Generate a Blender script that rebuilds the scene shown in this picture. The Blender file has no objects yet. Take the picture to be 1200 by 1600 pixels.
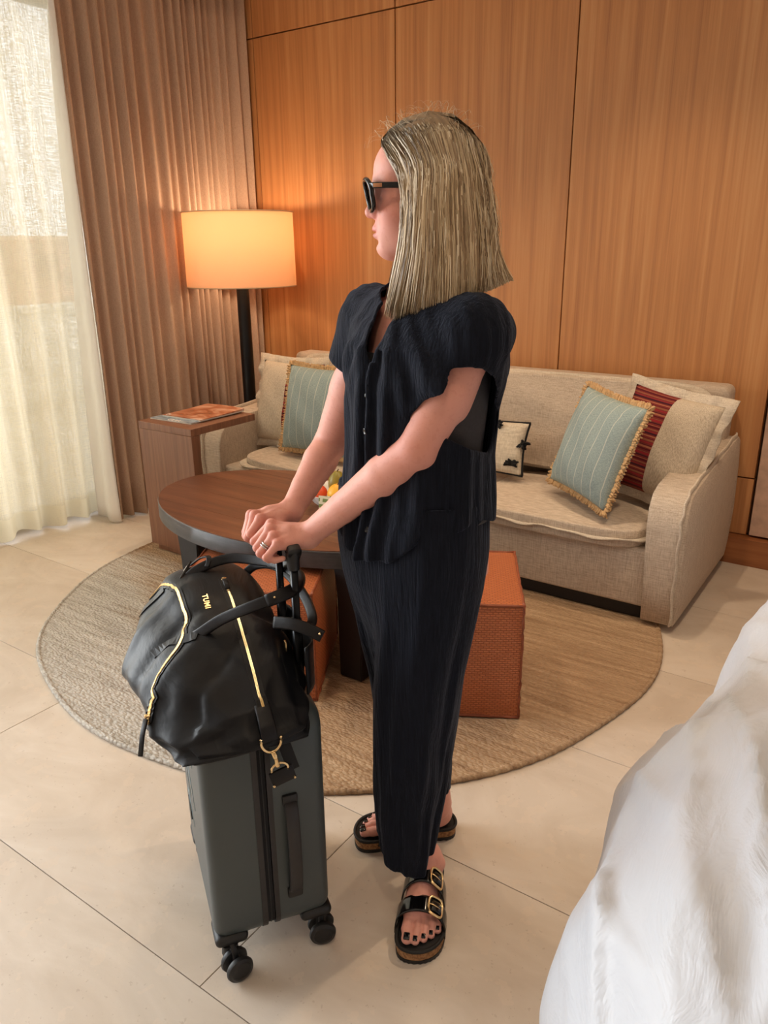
import bpy, bmesh, math, random
import numpy as np
from mathutils import Vector, Matrix
SC = bpy.context.scene
COL = SC.collection
rnd = random.Random(7)
R = math.radians

# ------------------------------------------------------------------ camera
f_px, pitch, roll, yaw = 1200.0, 0.332, -0.0120, 0.609
def cam_axes():
    cp, sp = math.cos(pitch), math.sin(pitch); cy, sy = math.cos(yaw), math.sin(yaw)
    f = Vector((-sy*cp, cy*cp, -sp)); r0 = Vector((cy, sy, 0)); u0 = r0.cross(f)
    r = math.cos(roll)*r0 + math.sin(roll)*u0
    u = -math.sin(roll)*r0 + math.cos(roll)*u0
    return r, u, f
r_, u_, f_ = cam_axes()
cd = bpy.data.cameras.new('camera'); cam = bpy.data.objects.new('camera', cd); COL.objects.link(cam)
cd.sensor_fit = 'VERTICAL'; cd.sensor_height = 24.0; cd.lens = 24.0*f_px/1600.0
cd.clip_start = 0.05; cd.clip_end = 200
M = Matrix((r_, u_, -f_)).transposed().to_4x4(); M.translation = (0, 0, 1.45)
cam.matrix_world = M
SC.camera = cam

# ------------------------------------------------------------------ sky, lamps, exposure
SC.view_settings.view_transform = 'Standard'; SC.view_settings.look = 'None'
SC.view_settings.gamma = 1.0; SC.view_settings.use_curve_mapping = False
SC.view_settings.exposure = 0.70
w = bpy.data.worlds.new('world'); SC.world = w; w.use_nodes = True
bg = w.node_tree.nodes['Background']
bg.inputs[0].default_value = (0.92, 0.96, 1.0, 1); bg.inputs[1].default_value = 1.9

def area(name, loc, rot, sx, sy, power, col):
    l = bpy.data.lights.new(name, 'AREA'); l.shape = 'RECTANGLE'; l.size = sx; l.size_y = sy
    l.energy = power; l.color = col
    o = bpy.data.objects.new(name, l); COL.objects.link(o); o.location = loc; o.rotation_euler = rot
    return o
def spot(name, loc, target, power, col, size=R(70), blend=.6, rad=.05):
    l = bpy.data.lights.new(name, 'SPOT'); l.energy = power; l.color = col; l.spot_size = size
    l.spot_blend = blend; l.shadow_soft_size = rad
    o = bpy.data.objects.new(name, l); COL.objects.link(o); o.location = loc
    d = Vector(target)-Vector(loc); o.rotation_euler = d.to_track_quat('-Z', 'Y').to_euler()
    return o
# daylight coming in through the glazing on the left wall (lamp stands outside the glass)
area('daylight', (-4.6, 0.1, 1.5), (0, R(-90), 0), 2.5, 3.2, 145, (0.92, 0.97, 1.0))
# recessed warm downlights in the ceiling
WARM = (1.0, 0.76, 0.52)
for i, (x, y, tx, ty, p) in enumerate([(-0.15, 2.3, -0.35, 2.3, 42), (-1.0, 2.75, -1.0, 3.1, 34), (-2.6, 2.75, -2.6, 3.2, 34), (-1.9, 1.7, -1.7, 1.9, 16), (-0.2, 0.4, -0.3, 0.9, 14), (-2.9, 2.6, -2.9, 2.6, 10)]):
    spot('downlight', (x, y, 2.86), (tx, ty, 0), p, WARM, R(95), .8, .04)

# ------------------------------------------------------------------ helpers
def lin(c):
    return tuple(((v/255.0)/12.92 if v/255.0 <= .04045 else ((v/255.0+.055)/1.055)**2.4) for v in c)
class NT:
    """small node-material builder"""
    def __init__(s, name, rough=.6, col=(.5, .5, .5), metal=0, spec=.5):
        s.m = bpy.data.materials.new(name); s.m.use_nodes = True; s.t = s.m.node_tree
        s.b = s.t.nodes['Principled BSDF']; s.out = s.t.nodes['Material Output']
        s.b.inputs['Roughness'].default_value = rough; s.b.inputs['Metallic'].default_value = metal
        s.b.inputs['Base Color'].default_value = (*col, 1); s.b.inputs['Specular IOR Level'].default_value = spec
        s._tc = None
    def n(s, t, **k):
        x = s.t.nodes.new(t)
        for a, b in k.items():
            if a in x.inputs: x.inputs[a].default_value = b
            else: setattr(x, a, b)
        return x
    def l(s, a, b): s.t.links.new(a, b)
    def co(s, scale=(1, 1, 1), rot=(0, 0, 0), kind='Object'):
        if s._tc is None: s._tc = s.n('ShaderNodeTexCoord')
        mp = s.n('ShaderNodeMapping'); mp.inputs['Scale'].default_value = scale; mp.inputs['Rotation'].default_value = rot
        s.l(s._tc.outputs[kind], mp.inputs[0]); return mp.outputs[0]
    def noise(s, scale=5, detail=3, rough=.5, vec=None, dist=0):
        x = s.n('ShaderNodeTexNoise'); x.inputs['Scale'].default_value = scale; x.inputs['Detail'].default_value = detail
        x.inputs['Roughness'].default_value = rough; x.inputs['Distortion'].default_value = dist
        s.l(vec if vec is not None else s.co(), x.inputs['Vector']); return x.outputs['Fac']
    def ramp(s, fac, stops):
        x = s.n('ShaderNodeValToRGB'); e = x.color_ramp.elements
        while len(e) < len(stops): e.new(.5)
        for q, (p, c) in zip(e, stops): q.position = p; q.color = (*c, 1)
        s.l(fac, x.inputs[0]); return x.outputs[0]
    def mix(s, a, b, fac, mode='MIX'):
        x = s.n('ShaderNodeMix', data_type='RGBA', blend_type=mode)
        for v, i in ((fac, 0), (a, 6), (b, 7)):
            if hasattr(v, 'links'): s.l(v, x.inputs[i])
            else: x.inputs[i].default_value = v if i == 0 else (*v, 1)
        return x.outputs[2]
    def math(s, op, a, b=None):
        x = s.n('ShaderNodeMath', operation=op)
        for i, v in enumerate((a, b)):
            if v is None: continue
            if hasattr(v, 'links'): s.l(v, x.inputs[i])
            else: x.inputs[i].default_value = v
        return x.outputs[0]
    def color(s, sock): s.l(sock, s.b.inputs['Base Color']); return s
    def rough(s, sock): s.l(sock, s.b.inputs['Roughness']); return s
    def bump(s, h, dist=.002, strength=1.0):
        x = s.n('ShaderNodeBump'); x.inputs['Distance'].default_value = dist; x.inputs['Strength'].default_value = strength
        s.l(h, x.inputs['Height']); s.l(x.outputs[0], s.b.inputs['Normal']); return s

def link(name, me, mat=None, parent=None, smooth=False):
    o = bpy.data.objects.new(name, me); COL.objects.link(o)
    if mat: me.materials.append(mat)
    if parent is not None: o.parent = parent
    if smooth and len(me.polygons): me.polygons.foreach_set('use_smooth', [True]*len(me.polygons))
    return o
def pydata(name, v, f, mat=None, parent=None, smooth=True):
    me = bpy.data.meshes.new(name); me.from_pydata([tuple(map(float, p)) for p in v], [], [tuple(map(int, q)) for q in f]); me.update()
    return link(name, me, mat, parent, smooth)
def npmesh(name, V, Q, mat=None, parent=None, smooth=True):
    """fast quad mesh from numpy arrays"""
    me = bpy.data.meshes.new(name); V = np.asarray(V, np.float32); Q = np.asarray(Q, np.int32); k = Q.shape[1]
    me.vertices.add(len(V)); me.vertices.foreach_set('co', V.ravel())
    me.loops.add(Q.size); me.loops.foreach_set('vertex_index', Q.ravel())
    me.polygons.add(len(Q)); me.polygons.foreach_set('loop_start', np.arange(0, Q.size, k, dtype=np.int32))
    me.update(calc_edges=True); me.validate()
    return link(name, me, mat, parent, smooth)
def bm_obj(name, bm, mat=None, parent=None, smooth=False, sharp=None):
    me = bpy.data.meshes.new(name); bm.normal_update(); bm.to_mesh(me); bm.free()
    o = link(name, me, mat, parent, smooth)
    if smooth and sharp: me.set_sharp_from_angle(angle=R(sharp))
    return o
def add_box(bm, c, s, bev=0, seg=2, rotz=0, rot=None):
    g = bmesh.ops.create_cube(bm, size=1); vs = g['verts']
    for q in vs: q.co = Vector((q.co.x*s[0], q.co.y*s[1], q.co.z*s[2]))
    if bev > 0:
        es = list({e for q in vs for e in q.link_edges})
        r = bmesh.ops.bevel(bm, geom=es, offset=bev, segments=seg, affect='EDGES', profile=.5)
        vs = list({q for q in r['verts']} | {q for q in vs if q.is_valid})
        vs = list({q for fc in r['faces'] for q in fc.verts} | set(vs))
    mt = (rot if rot is not None else Matrix.Rotation(rotz, 3, 'Z'))
    for q in vs: q.co = mt @ q.co + Vector(c)
    return vs
def box(name, c, s, mat, parent=None, bev=0, seg=2, rotz=0, rot=None):
    bm = bmesh.new(); add_box(bm, c, s, bev, seg, rotz, rot)
    return bm_obj(name, bm, mat, parent, smooth=bev > 0, sharp=40)
def lathe(name, prof, mat, parent=None, n=48, loc=(0, 0, 0), axis=None, flute=None, cap=False):
    V, F = [], []
    for i in range(n):
        a = 2*math.pi*i/n
        for (r, z) in prof:
            rr = r*(flute(a, z) if flute else 1); V.append((rr*math.cos(a), rr*math.sin(a), z))
    m = len(prof)
    for i in range(n):
        j = (i+1) % n
        for k in range(m-1): F.append((i*m+k, j*m+k, j*m+k+1, i*m+k+1))
    if cap:
        F.append(tuple(i*m+m-1 for i in range(n))); F.append(tuple(i*m for i in reversed(range(n))))
    V = [Vector(p) for p in V]
    if axis is not None:
        q = Vector((0, 0, 1)).rotation_difference(Vector(axis)); V = [q @ p for p in V]
    V = [p+Vector(loc) for p in V]
    o = pydata(name, V, F, mat, parent); o.data.set_sharp_from_angle(angle=R(40)); return o
def frames(pts, up=Vector((0, 0, 1))):
    out = []
    for i in range(len(pts)):
        t = (pts[min(i+1, len(pts)-1)]-pts[max(i-1, 0)]).normalized()
        u = up - t*up.dot(t)
        if u.length < 1e-4: u = Vector((1, 0, 0))-t*t.x
        u.normalize(); out.append((t, u, t.cross(u)))
    return out
def tube_data(pts, rad, n=10, closed=False, flat=None, up=Vector((0, 0, 1))):
    """swept tube; flat=(w,h) makes an elliptical / strap section"""
    pts = [Vector(p) for p in pts]; fr = frames(pts, up); V, F = [], []; m = len(pts)
    for i, p in enumerate(pts):
        r = rad[i] if hasattr(rad, '__len__') else rad
        for k in range(n):
            a = 2*math.pi*k/n; ca, sa = math.cos(a), math.sin(a)
            if flat:
                e = .45; ca = math.copysign(abs(ca)**e, ca); sa = math.copysign(abs(sa)**e, sa)
                V.append(p+fr[i][2]*ca*flat[0]+fr[i][1]*sa*flat[1])
            else: V.append(p+fr[i][2]*ca*r+fr[i][1]*sa*r)
    for i in range(m if closed else m-1):
        j = (i+1) % m
        for k in range(n): F.append((i*n+k, i*n+(k+1) % n, j*n+(k+1) % n, j*n+k))
    if not closed: F.append(tuple(reversed(range(n)))); F.append(tuple((m-1)*n+k for k in range(n)))
    return V, F
def tube(name, pts, rad, mat, parent=None, n=10, closed=False, flat=None, up=Vector((0, 0, 1))):
    V, F = tube_data(pts, rad, n, closed, flat, up); return pydata(name, V, F, mat, parent)
def spline(pts, n=8, closed=False):
    P = [Vector(p) for p in pts]; out = []; m = len(P)
    for i in range(m if closed else m-1):
        if closed: a, b, c, d = P[i-1], P[i], P[(i+1) % m], P[(i+2) % m]
        else: a, b, c, d = P[max(i-1, 0)], P[i], P[i+1], P[min(i+2, m-1)]
        for k in range(n):
            t = k/n
            out.append(.5*((2*b)+(c-a)*t+(2*a-5*b+4*c-d)*t*t+(3*b-a-3*c+d)*t**3))
    if not closed: out.append(P[-1])
    return out
def grid_mesh(name, fn, nu, nv, mat, parent=None, closed_u=False, thick=0):
    V = [fn(i/(nu if closed_u else nu-1), j/(nv-1)) for i in range(nu) for j in range(nv)]
    F = []
    for i in range(nu if closed_u else nu-1):
        k = (i+1) % nu
        for j in range(nv-1): F.append((i*nv+j, k*nv+j, k*nv+j+1, i*nv+j+1))
    o = pydata(name, V, F, mat, parent)
    if thick:
        md = o.modifiers.new('solid', 'SOLIDIFY'); md.thickness = thick; md.offset = 0
    return o
def empty(name, loc=(0, 0, 0), rotz=0):
    o = bpy.data.objects.new(name, None); COL.objects.link(o); o.location = loc; o.rotation_euler = (0, 0, rotz); o.empty_display_size = .1
    return o
def tag(o, label=None, cat=None, group=None, kind=None):
    if label: o['label'] = label
    if cat: o['category'] = cat
    if group: o['group'] = group
    if kind: o['kind'] = kind
    return o
def keep(o, root):
    """parent with world-space geometry kept"""
    o.parent = root; o.matrix_parent_inverse = root.matrix_basis.inverted(); return o

# ------------------------------------------------------------------ signed-distance modelling (organic shapes)
def smin(a, b, k):
    if k <= 0: return np.minimum(a, b)
    h = np.clip(.5+.5*(b-a)/k, 0, 1); return b+(a-b)*h-k*h*(1-h)
class Sdf:
    def __init__(s): s.it = []
    def add(s, fn, lo, hi, k=0., op='u'): s.it.append((fn, np.array(lo, float), np.array(hi, float), k, op)); return s
    def cone(s, a, b, r1, r2, k=.01, op='u'):
        a = np.array(a, float); b = np.array(b, float); ab = b-a; L2 = max(ab@ab, 1e-12); r = max(r1, r2)
        def fn(P):
            t = np.clip(((P-a)@ab)/L2, 0, 1); return np.linalg.norm(P-a-t[:, None]*ab, axis=1)-(r1+(r2-r1)*t)
        return s.add(fn, np.minimum(a, b)-r, np.maximum(a, b)+r, k, op)
    def ell(s, c, r, k=.01, op='u', rot=None):
        c = np.array(c, float); r = np.array(r, float); Rm = np.eye(3) if rot is None else np.array(rot, float)   # rows = local axes
        def fn(P):
            q = (P-c)@Rm.T; k0 = np.linalg.norm(q/r, axis=1); k1 = np.linalg.norm(q/(r*r), axis=1)
            return np.where(k1 > 1e-9, k0*(k0-1)/np.maximum(k1, 1e-9), -r.min())
        e = np.abs(Rm.T)@r
        return s.add(fn, c-e, c+e, k, op)
    def ev(s, P, items=None):
        d = np.full(len(P), 1.0)
        for fn, lo, hi, k, op in (s.it if items is None else items):
            x = fn(P) if fn else None
            if op == 'u': d = smin(d, x, k)
            elif op == 's': d = -smin(-d, x, k)
            elif op == 'i': d = np.maximum(d, x)
            elif op == 'disp': d = d+x
            elif op == 'shell': d = np.maximum(d, -(d+k))
        return d
    def mesh(s, cell, lo, hi, B=16):
        lo = np.array(lo, float)-2*cell; hi = np.array(hi, float)+2*cell
        n = np.ceil((hi-lo)/cell).astype(int); nb = np.ceil(n/B).astype(int); dim = nb*B+2
        ax = np.arange(B+1); G = np.stack(np.meshgrid(ax, ax, ax, indexing='ij'), -1).reshape(-1, 3)
        half = B*cell/2; rad = half*math.sqrt(3)
        keys, pos, quads = [], [], []
        lin3 = lambda I: (I[:, 0]*dim[1]+I[:, 1])*dim[2]+I[:, 2]
        bi = np.stack(np.meshgrid(*[np.arange(q) for q in nb], indexing='ij'), -1).reshape(-1, 3)
        cen = lo+(bi*B)*cell+half
        pre = s.ev(cen)
        for b0, c0, d0 in zip(bi, cen, pre):
            if abs(d0) > rad*1.5+.03: continue
            its = [t for t in s.it if t[4] != 'u' or (np.all(c0+half+t[3]+.02 >= t[1]) and np.all(c0-half-t[3]-.02 <= t[2]))]
            if not any(t[4] == 'u' for t in its): continue
            I = G+b0*B; D = s.ev(lo+I*cell, its).reshape(B+1, B+1, B+1)
            if D.min() > 0 or D.max() < 0: continue
            S = D < 0
            # cells
            cs = np.zeros((B, B, B), int); cnt = np.zeros((B, B, B)); acc = np.zeros((B, B, B, 3))
            for dx in (0, 1):
                for dy in (0, 1):
                    for dz in (0, 1): cs += S[dx:B+dx, dy:B+dy, dz:B+dz]
            for axis in range(3):
                o1, o2 = [q for q in range(3) if q != axis]
                sl0 = [slice(None)]*3; sl1 = [slice(None)]*3; sl0[axis] = slice(0, B); sl1[axis] = slice(1, B+1)
                d_a, d_b = D[tuple(sl0)], D[tuple(sl1)]; cr = (d_a < 0) != (d_b < 0)
                t = np.where(cr, d_a/np.where(cr, d_a-d_b, 1), 0)
                for p in (0, 1):
                    for q in (0, 1):
                        sl = [slice(0, B)]*3; sl[o1] = slice(p, B+p); sl[o2] = slice(q, B+q)
                        c_ = cr[tuple(sl)]; t_ = t[tuple(sl)]
                        cnt += c_; acc[..., axis] += np.where(c_, t_, 0); acc[..., o1] += c_*p; acc[..., o2] += c_*q
                # quads: edges owned by this block
                sl = [slice(0, B)]*3; ce = cr[tuple(sl)]; e = np.argwhere(ce)
                if len(e):
                    e = e+b0*B; u = np.zeros(3, int); w_ = np.zeros(3, int); u[o1] = 1; w_[o2] = 1
                    ins = D[tuple((e-b0*B).T)] < 0
                    e = e+1
                    q4 = np.stack([lin3(e), lin3(e-u), lin3(e-u-w_), lin3(e-w_)], 1)
                    flip = ins if axis != 1 else ~ins
                    q4[flip] = q4[flip][:, ::-1]; quads.append(q4)
            m = cnt > 0; I = np.argwhere(m)
            keys.append(lin3(I+b0*B+1)); pos.append(lo+(I+b0*B+acc[m]/cnt[m][:, None])*cell)
        K = np.concatenate(keys); V = np.concatenate(pos); Q = np.concatenate(quads)
        o = np.argsort(K); K = K[o]; V = V[o]
        ix = np.clip(np.searchsorted(K, Q), 0, len(K)-1); ok = np.all(K[ix] == Q, axis=1)
        return V, ix[ok][:, ::-1]
def smooth_np(V, Q, it=1, lam=.5):
    for _ in range(it):
        acc = np.zeros_like(V); cnt = np.zeros(len(V))
        for a, b in ((0, 1), (1, 2), (2, 3), (3, 0)):
            np.add.at(acc, Q[:, a], V[Q[:, b]]); np.add.at(cnt, Q[:, a], 1)
            np.add.at(acc, Q[:, b], V[Q[:, a]]); np.add.at(cnt, Q[:, b], 1)
        V = V+lam*(acc/np.maximum(cnt, 1)[:, None]-V)
    return V

# ------------------------------------------------------------------ materials
def wood_mat(name, c1, c2, c3, grain=(34, 34, .9), rough=.42, bump=.0006, rnd_off=True):
    t = NT(name, rough=rough)
    v = t.co(grain)
    if rnd_off:
        oi = t.n('ShaderNodeObjectInfo'); ad = t.n('ShaderNodeVectorMath', operation='ADD')
        sc_ = t.n('ShaderNodeVectorMath', operation='SCALE'); sc_.inputs[3].default_value = 37.0
        cb = t.n('ShaderNodeCombineXYZ')
        for i in range(3): t.l(oi.outputs['Random'], cb.inputs[i])
        t.l(cb.outputs[0], sc_.inputs[0]); t.l(v, ad.inputs[0]); t.l(sc_.outputs[0], ad.inputs[1]); v = ad.outputs[0]
    a = t.noise(1.0, 5, .62, v, .35)
    mp = t.n('ShaderNodeMapping'); mp.inputs['Scale'].default_value = (7, 7, 1.6); t.l(v, mp.inputs[0])
    b = t.noise(1.0, 2, .5, mp.outputs[0])
    c = t.mix(t.ramp(a, [(.28, c1), (.52, c2), (.75, c3)]), c3, t.math('MULTIPLY', b, .45))
    t.color(c); t.bump(t.math('ADD', a, b), bump, .6); return t.m
MAT = {}
MAT['veneer'] = wood_mat('veneer', lin((158, 98, 56)), lin((196, 134, 82)), lin((214, 160, 108)), (30, 30, .7))
MAT['dark_veneer'] = wood_mat('dark_veneer', lin((98, 62, 46)), lin((128, 84, 62)), lin((150, 106, 80)), (60, 60, 2.2), .45)
MAT['table_wood'] = wood_mat('table_wood', lin((64, 36, 24)), lin((98, 58, 40)), lin((128, 84, 60)), (1.6, 26, 26), .38)
def plain(name, rgb, rough=.5, metal=0, spec=.5, nz=None, bump=0):
    t = NT(name, rough=rough, col=lin(rgb), metal=metal, spec=spec)
    if nz:
        a = t.noise(nz, 3); c = np.array(lin(rgb)); t.color(t.ramp(a, [(.3, tuple(c*.82)), (.7, tuple(np.minimum(c*1.12, 1)))]))
        if bump: t.bump(a, bump, .6)
    return t.m
def linen(name, c1, c2, sc=420, bump=.0009):
    """woven cloth: two crossed thread noises"""
    t = NT(name, rough=.88, spec=.2)
    a = t.noise(1, 2, .5, t.co((sc, sc, sc*.06))); b = t.noise(1, 2, .5, t.co((sc*.06, sc*.3, sc)))
    m = t.math('MULTIPLY', t.math('ADD', a, b), .5); g = t.noise(3, 2)
    t.color(t.mix(t.ramp(m, [(.36, lin(c1)), (.62, lin(c2))]), lin(c1), t.math('MULTIPLY', g, .35)))
    t.bump(m, bump, .8); return t.m
MAT['linen'] = linen('linen', (174, 156, 138), (218, 202, 184))
MAT['linen_flange'] = linen('linen_flange', (184, 168, 150), (224, 212, 194))
MAT['drape'] = linen('drape', (178, 150, 130), (208, 182, 162), 900, .0003)
MAT['lining'] = plain('lining', (242, 240, 236), .7)
MAT['wall_paint'] = plain('wall_paint', (212, 196, 182), .85, nz=9)
MAT['pale_panel'] = plain('pale_panel', (206, 172, 152), .8, nz=20)
MAT['ceiling_paint'] = plain('ceiling_paint', (228, 220, 208), .9)
MAT['black_metal'] = plain('black_metal', (22, 23, 27), .35, .4)
MAT['frame_metal'] = plain('frame_metal', (92, 84, 76), .5, .3)
MAT['grout'] = plain('grout', (150, 130, 110), .9)
def floor_mat():
    t = NT('limestone', rough=.5)
    oi = t.n('ShaderNodeObjectInfo')
    a = t.noise(2.2, 4, .6, t.co((1, 1.6, 1)), 1.2); b = t.noise(70, 4, .65); c = t.noise(14, 3, .6)
    base = t.ramp(a, [(.3, lin((200, 185, 168))), (.55, lin((215, 202, 187))), (.75, lin((225, 214, 201)))])
    base = t.mix(base, lin((150, 126, 104)), t.math('MULTIPLY', t.math('GREATER_THAN', b, .66), .28))
    base = t.mix(base, lin((224, 206, 186)), t.math('MULTIPLY', t.math('GREATER_THAN', c, .6), .3))
    sh = t.mix(base, lin((170, 146, 122)), t.math('MULTIPLY', oi.outputs['Random'], .18))
    t.color(sh); t.bump(t.math('ADD', b, c), .0006, .5)
    t.rough(t.math('ADD', t.math('MULTIPLY', c, .25), .36)); return t.m
MAT['limestone'] = floor_mat()
def rug_mat():
    t = NT('braided_wool', rough=.95, spec=.1)
    v = t.co((62, 118, 62))
    vor = t.n('ShaderNodeTexVoronoi'); vor.inputs['Scale'].default_value = 1; t.l(v, vor.inputs[0])
    n1 = t.noise(1.1, 3, .55, t.co((.55, 1.5, 1))); n2 = t.noise(1, 4, .6, t.co((3, 46, 1))); n3 = t.noise(150, 2)
    sx = t.n('ShaderNodeSeparateXYZ'); t.l(t.co(), sx.inputs[0])
    # grey-blue wool towards the near-left, tan jute elsewhere, ragged border between
    k = t.math('ADD', t.math('MULTIPLY', sx.outputs[0], -.52), t.math('MULTIPLY', sx.outputs[1], -1.0))
    k = t.math('ADD', k, t.math('MULTIPLY', n1, 1.2))
    k = t.math('ADD', k, t.math('MULTIPLY', n2, .35))
    g = t.ramp(t.math('MULTIPLY', t.math('ADD', k, .42), .5), [(.0, (0, 0, 0)), (.26, (0, 0, 0)), (.42, (1, 1, 1)), (1, (1, 1, 1))])
    tan = t.ramp(n2, [(.3, lin((158, 128, 100))), (.6, lin((192, 162, 130))), (.8, lin((206, 180, 152)))])
    gry = t.ramp(n2, [(.3, lin((176, 170, 160))), (.55, lin((206, 202, 194))), (.8, lin((222, 219, 212)))])
    c = t.mix(tan, gry, g)
    c = t.mix(c, (.12, .08, .05), t.math('MULTIPLY', vor.outputs['Distance'], .28))
    t.color(c); t.bump(t.math('SUBTRACT', t.math('MULTIPLY', n3, .3), vor.outputs['Distance']), .006, 1.0); return t.m
MAT['rug'] = rug_mat()
def leather_weave():
    t = NT('woven_leather', rough=.42)
    ge = t.n('ShaderNodeNewGeometry')
    br = t.n('ShaderNodeTexBrick'); br.offset = .5
    br.inputs['Scale'].default_value = 1.0; br.inputs['Mortar Size'].default_value = .0022; br.inputs['Mortar Smooth'].default_value = .6
    br.inputs['Brick Width'].default_value = .017; br.inputs['Row Height'].default_value = .0085; br.inputs['Bias'].default_value = 0
    br.inputs['Color1'].default_value = (*lin((206, 122, 76)), 1); br.inputs['Color2'].default_value = (*lin((194, 108, 64)), 1); br.inputs['Mortar'].default_value = (*lin((160, 84, 48)), 1)
    t.l(t.co(kind='UV'), br.inputs[0])
    n = t.noise(6, 3)
    t.color(t.mix(br.outputs['Color'], lin((200, 116, 72)), t.math('MULTIPLY', n, .35)))
    t.bump(t.math('SUBTRACT', 1.0, br.outputs['Fac']), .003, .9); return t.m
MAT['woven_leather'] = leather_weave()
MAT['leather_piping'] = plain('leather_piping', (142, 72, 42), .45, nz=60)
def sheer_mat():
    t = NT('sheer_linen', rough=.9, spec=.05, col=lin((246, 238, 216)))
    a = t.noise(1, 3, .6, t.co((60, 12, 420))); b = t.noise(1, 3, .6, t.co((420, 420, 9)))
    wv = t.math('ADD', t.math('MULTIPLY', a, .5), t.math('MULTIPLY', b, .5))
    sx = t.n('ShaderNodeSeparateXYZ'); t.l(t.co(), sx.inputs[0])
    hem = t.math('LESS_THAN', sx.outputs[2], .13)           # the doubled hem is denser cloth
    op = t.math('ADD', t.math('MULTIPLY', t.math('SUBTRACT', wv, .5), 1.5), .90)
    op = t.math('MINIMUM', t.math('ADD', op, t.math('MULTIPLY', hem, .2)), 1.0)
    tl = t.n('ShaderNodeBsdfTranslucent'); tl.inputs[0].default_value = (*lin((234, 222, 192)), 1)
    tr = t.n('ShaderNodeBsdfTransparent')
    m1 = t.n('ShaderNodeMixShader'); m1.inputs[0].default_value = .55; t.l(t.b.outputs[0], m1.inputs[1]); t.l(tl.outputs[0], m1.inputs[2])
    m2 = t.n('ShaderNodeMixShader'); t.l(op, m2.inputs[0]); t.l(tr.outputs[0], m2.inputs[1]); t.l(m1.outputs[0], m2.inputs[2])
    t.l(m2.outputs[0], t.out.inputs[0]); return t.m
MAT['sheer'] = sheer_mat()
def glass_mat(name, tint=(1, 1, 1), a=1.0):
    t = NT(name); tr = t.n('ShaderNodeBsdfTransparent'); tr.inputs[0].default_value = (*tint, 1)
    gl = t.n('ShaderNodeBsdfGlossy'); gl.inputs['Roughness'].default_value = .03
    fr = t.n('ShaderNodeFresnel'); fr.inputs[0].default_value = 1.4
    m = t.n('ShaderNodeMixShader'); t.l(t.math('MULTIPLY', fr.outputs[0], a), m.inputs[0]); t.l(tr.outputs[0], m.inputs[1]); t.l(gl.outputs[0], m.inputs[2]); t.l(m.outputs[0], t.out.inputs[0]); return t.m
MAT['glass'] = glass_mat('window_glass')
MAT['dark_lens'] = glass_mat('dark_lens', (.06, .055, .06), .18)

# ------------------------------------------------------------------ room shell
WX, WY = -3.98, 3.80      # glazing plane (left), veneer plane (back)
fl = box('floor', (-.8, .9, -.03), (6.9, 6.3, .04), MAT['grout']); tag(fl, kind='structure')
tm = {}
def tile(x0, x1, y0, y1):
    key = (round(x1-x0, 3), round(y1-y0, 3))
    if key not in tm:
        bm = bmesh.new(); add_box(bm, (0, 0, 0), (x1-x0-.0022, y1-y0-.0022, .012), .0006, 1)
        me = bpy.data.meshes.new('tile'); bm.to_mesh(me); bm.free(); me.materials.append(MAT['limestone']); tm[key] = me
    o = bpy.data.objects.new('tile', tm[key]); COL.objects.link(o); o.location = ((x0+x1)/2, (y0+y1)/2, -.006); keep(o, fl)
TW, TD = 1.2, .6
rows = [-1.65+TD*i for i in range(10)]
joint_x = {3: -.75, 4: -1.005, 5: -1.35, 6: -1.5, 7: -1.2}
for i, y0 in enumerate(rows):
    y1 = min(y0+TD, 3.80); off = joint_x.get(i, -.715 if i % 2 else -.115) - 3*TW
    for k in range(6):
        a, b = off+k*TW, off+(k+1)*TW; a, b = max(a, -3.98), min(b, 2.6)
        if b-a > .05 and y1-y0 > .02: tile(a, b, y0, y1)
# veneer wall: dark brown backing + individual veneer panels with recessed joints
wb = box('wall_back', (-.7, WY+.08, 1.45), (6.7, .10, 2.95), plain('joint_backing', (70, 42, 24), .8)); tag(wb, kind='structure')
for x0, x1 in ((-3.985, -3.54), (-3.54, -2.54), (-2.54, -1.54), (-1.54, -.54)):
    for z0, z1 in ((.13, .41), (.41, 2.61), (2.61, 2.90)):
        keep(box('veneer_panel', ((x0+x1)/2, WY+.012, (z0+z1)/2), (x1-x0-.006, .036, z1-z0-.007), MAT['veneer'], bev=.0012, seg=1), wb)
for x0, x1 in ((-.531, .75), (.76, 2.6)):
    keep(box('pale_panel', ((x0+x1)/2, WY+.002, 1.52), (x1-x0-.004, .05, 2.76), MAT['pale_panel'], bev=.002, seg=1), wb)
tag(box('baseboard_back', (-.7, WY-.03, .065), (6.6, .075, .13), wood_mat('baseboard_wood', lin((112, 64, 34)), lin((150, 92, 54)), lin((172, 112, 68)), (1.2, 30, 30))), kind='structure')
tag(box('wall_right', (2.65, .9, 1.45), (.1, 6.0, 2.95), MAT['wall_paint']), kind='structure')
tag(box('wall_front', (-.7, -2.05, 1.45), (6.8, .1, 2.95), MAT['wall_paint']), kind='structure')
ce = tag(box('ceiling', (-.7, .9, 2.96), (6.8, 6.1, .10), MAT['ceiling_paint']), kind='structure')
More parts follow.
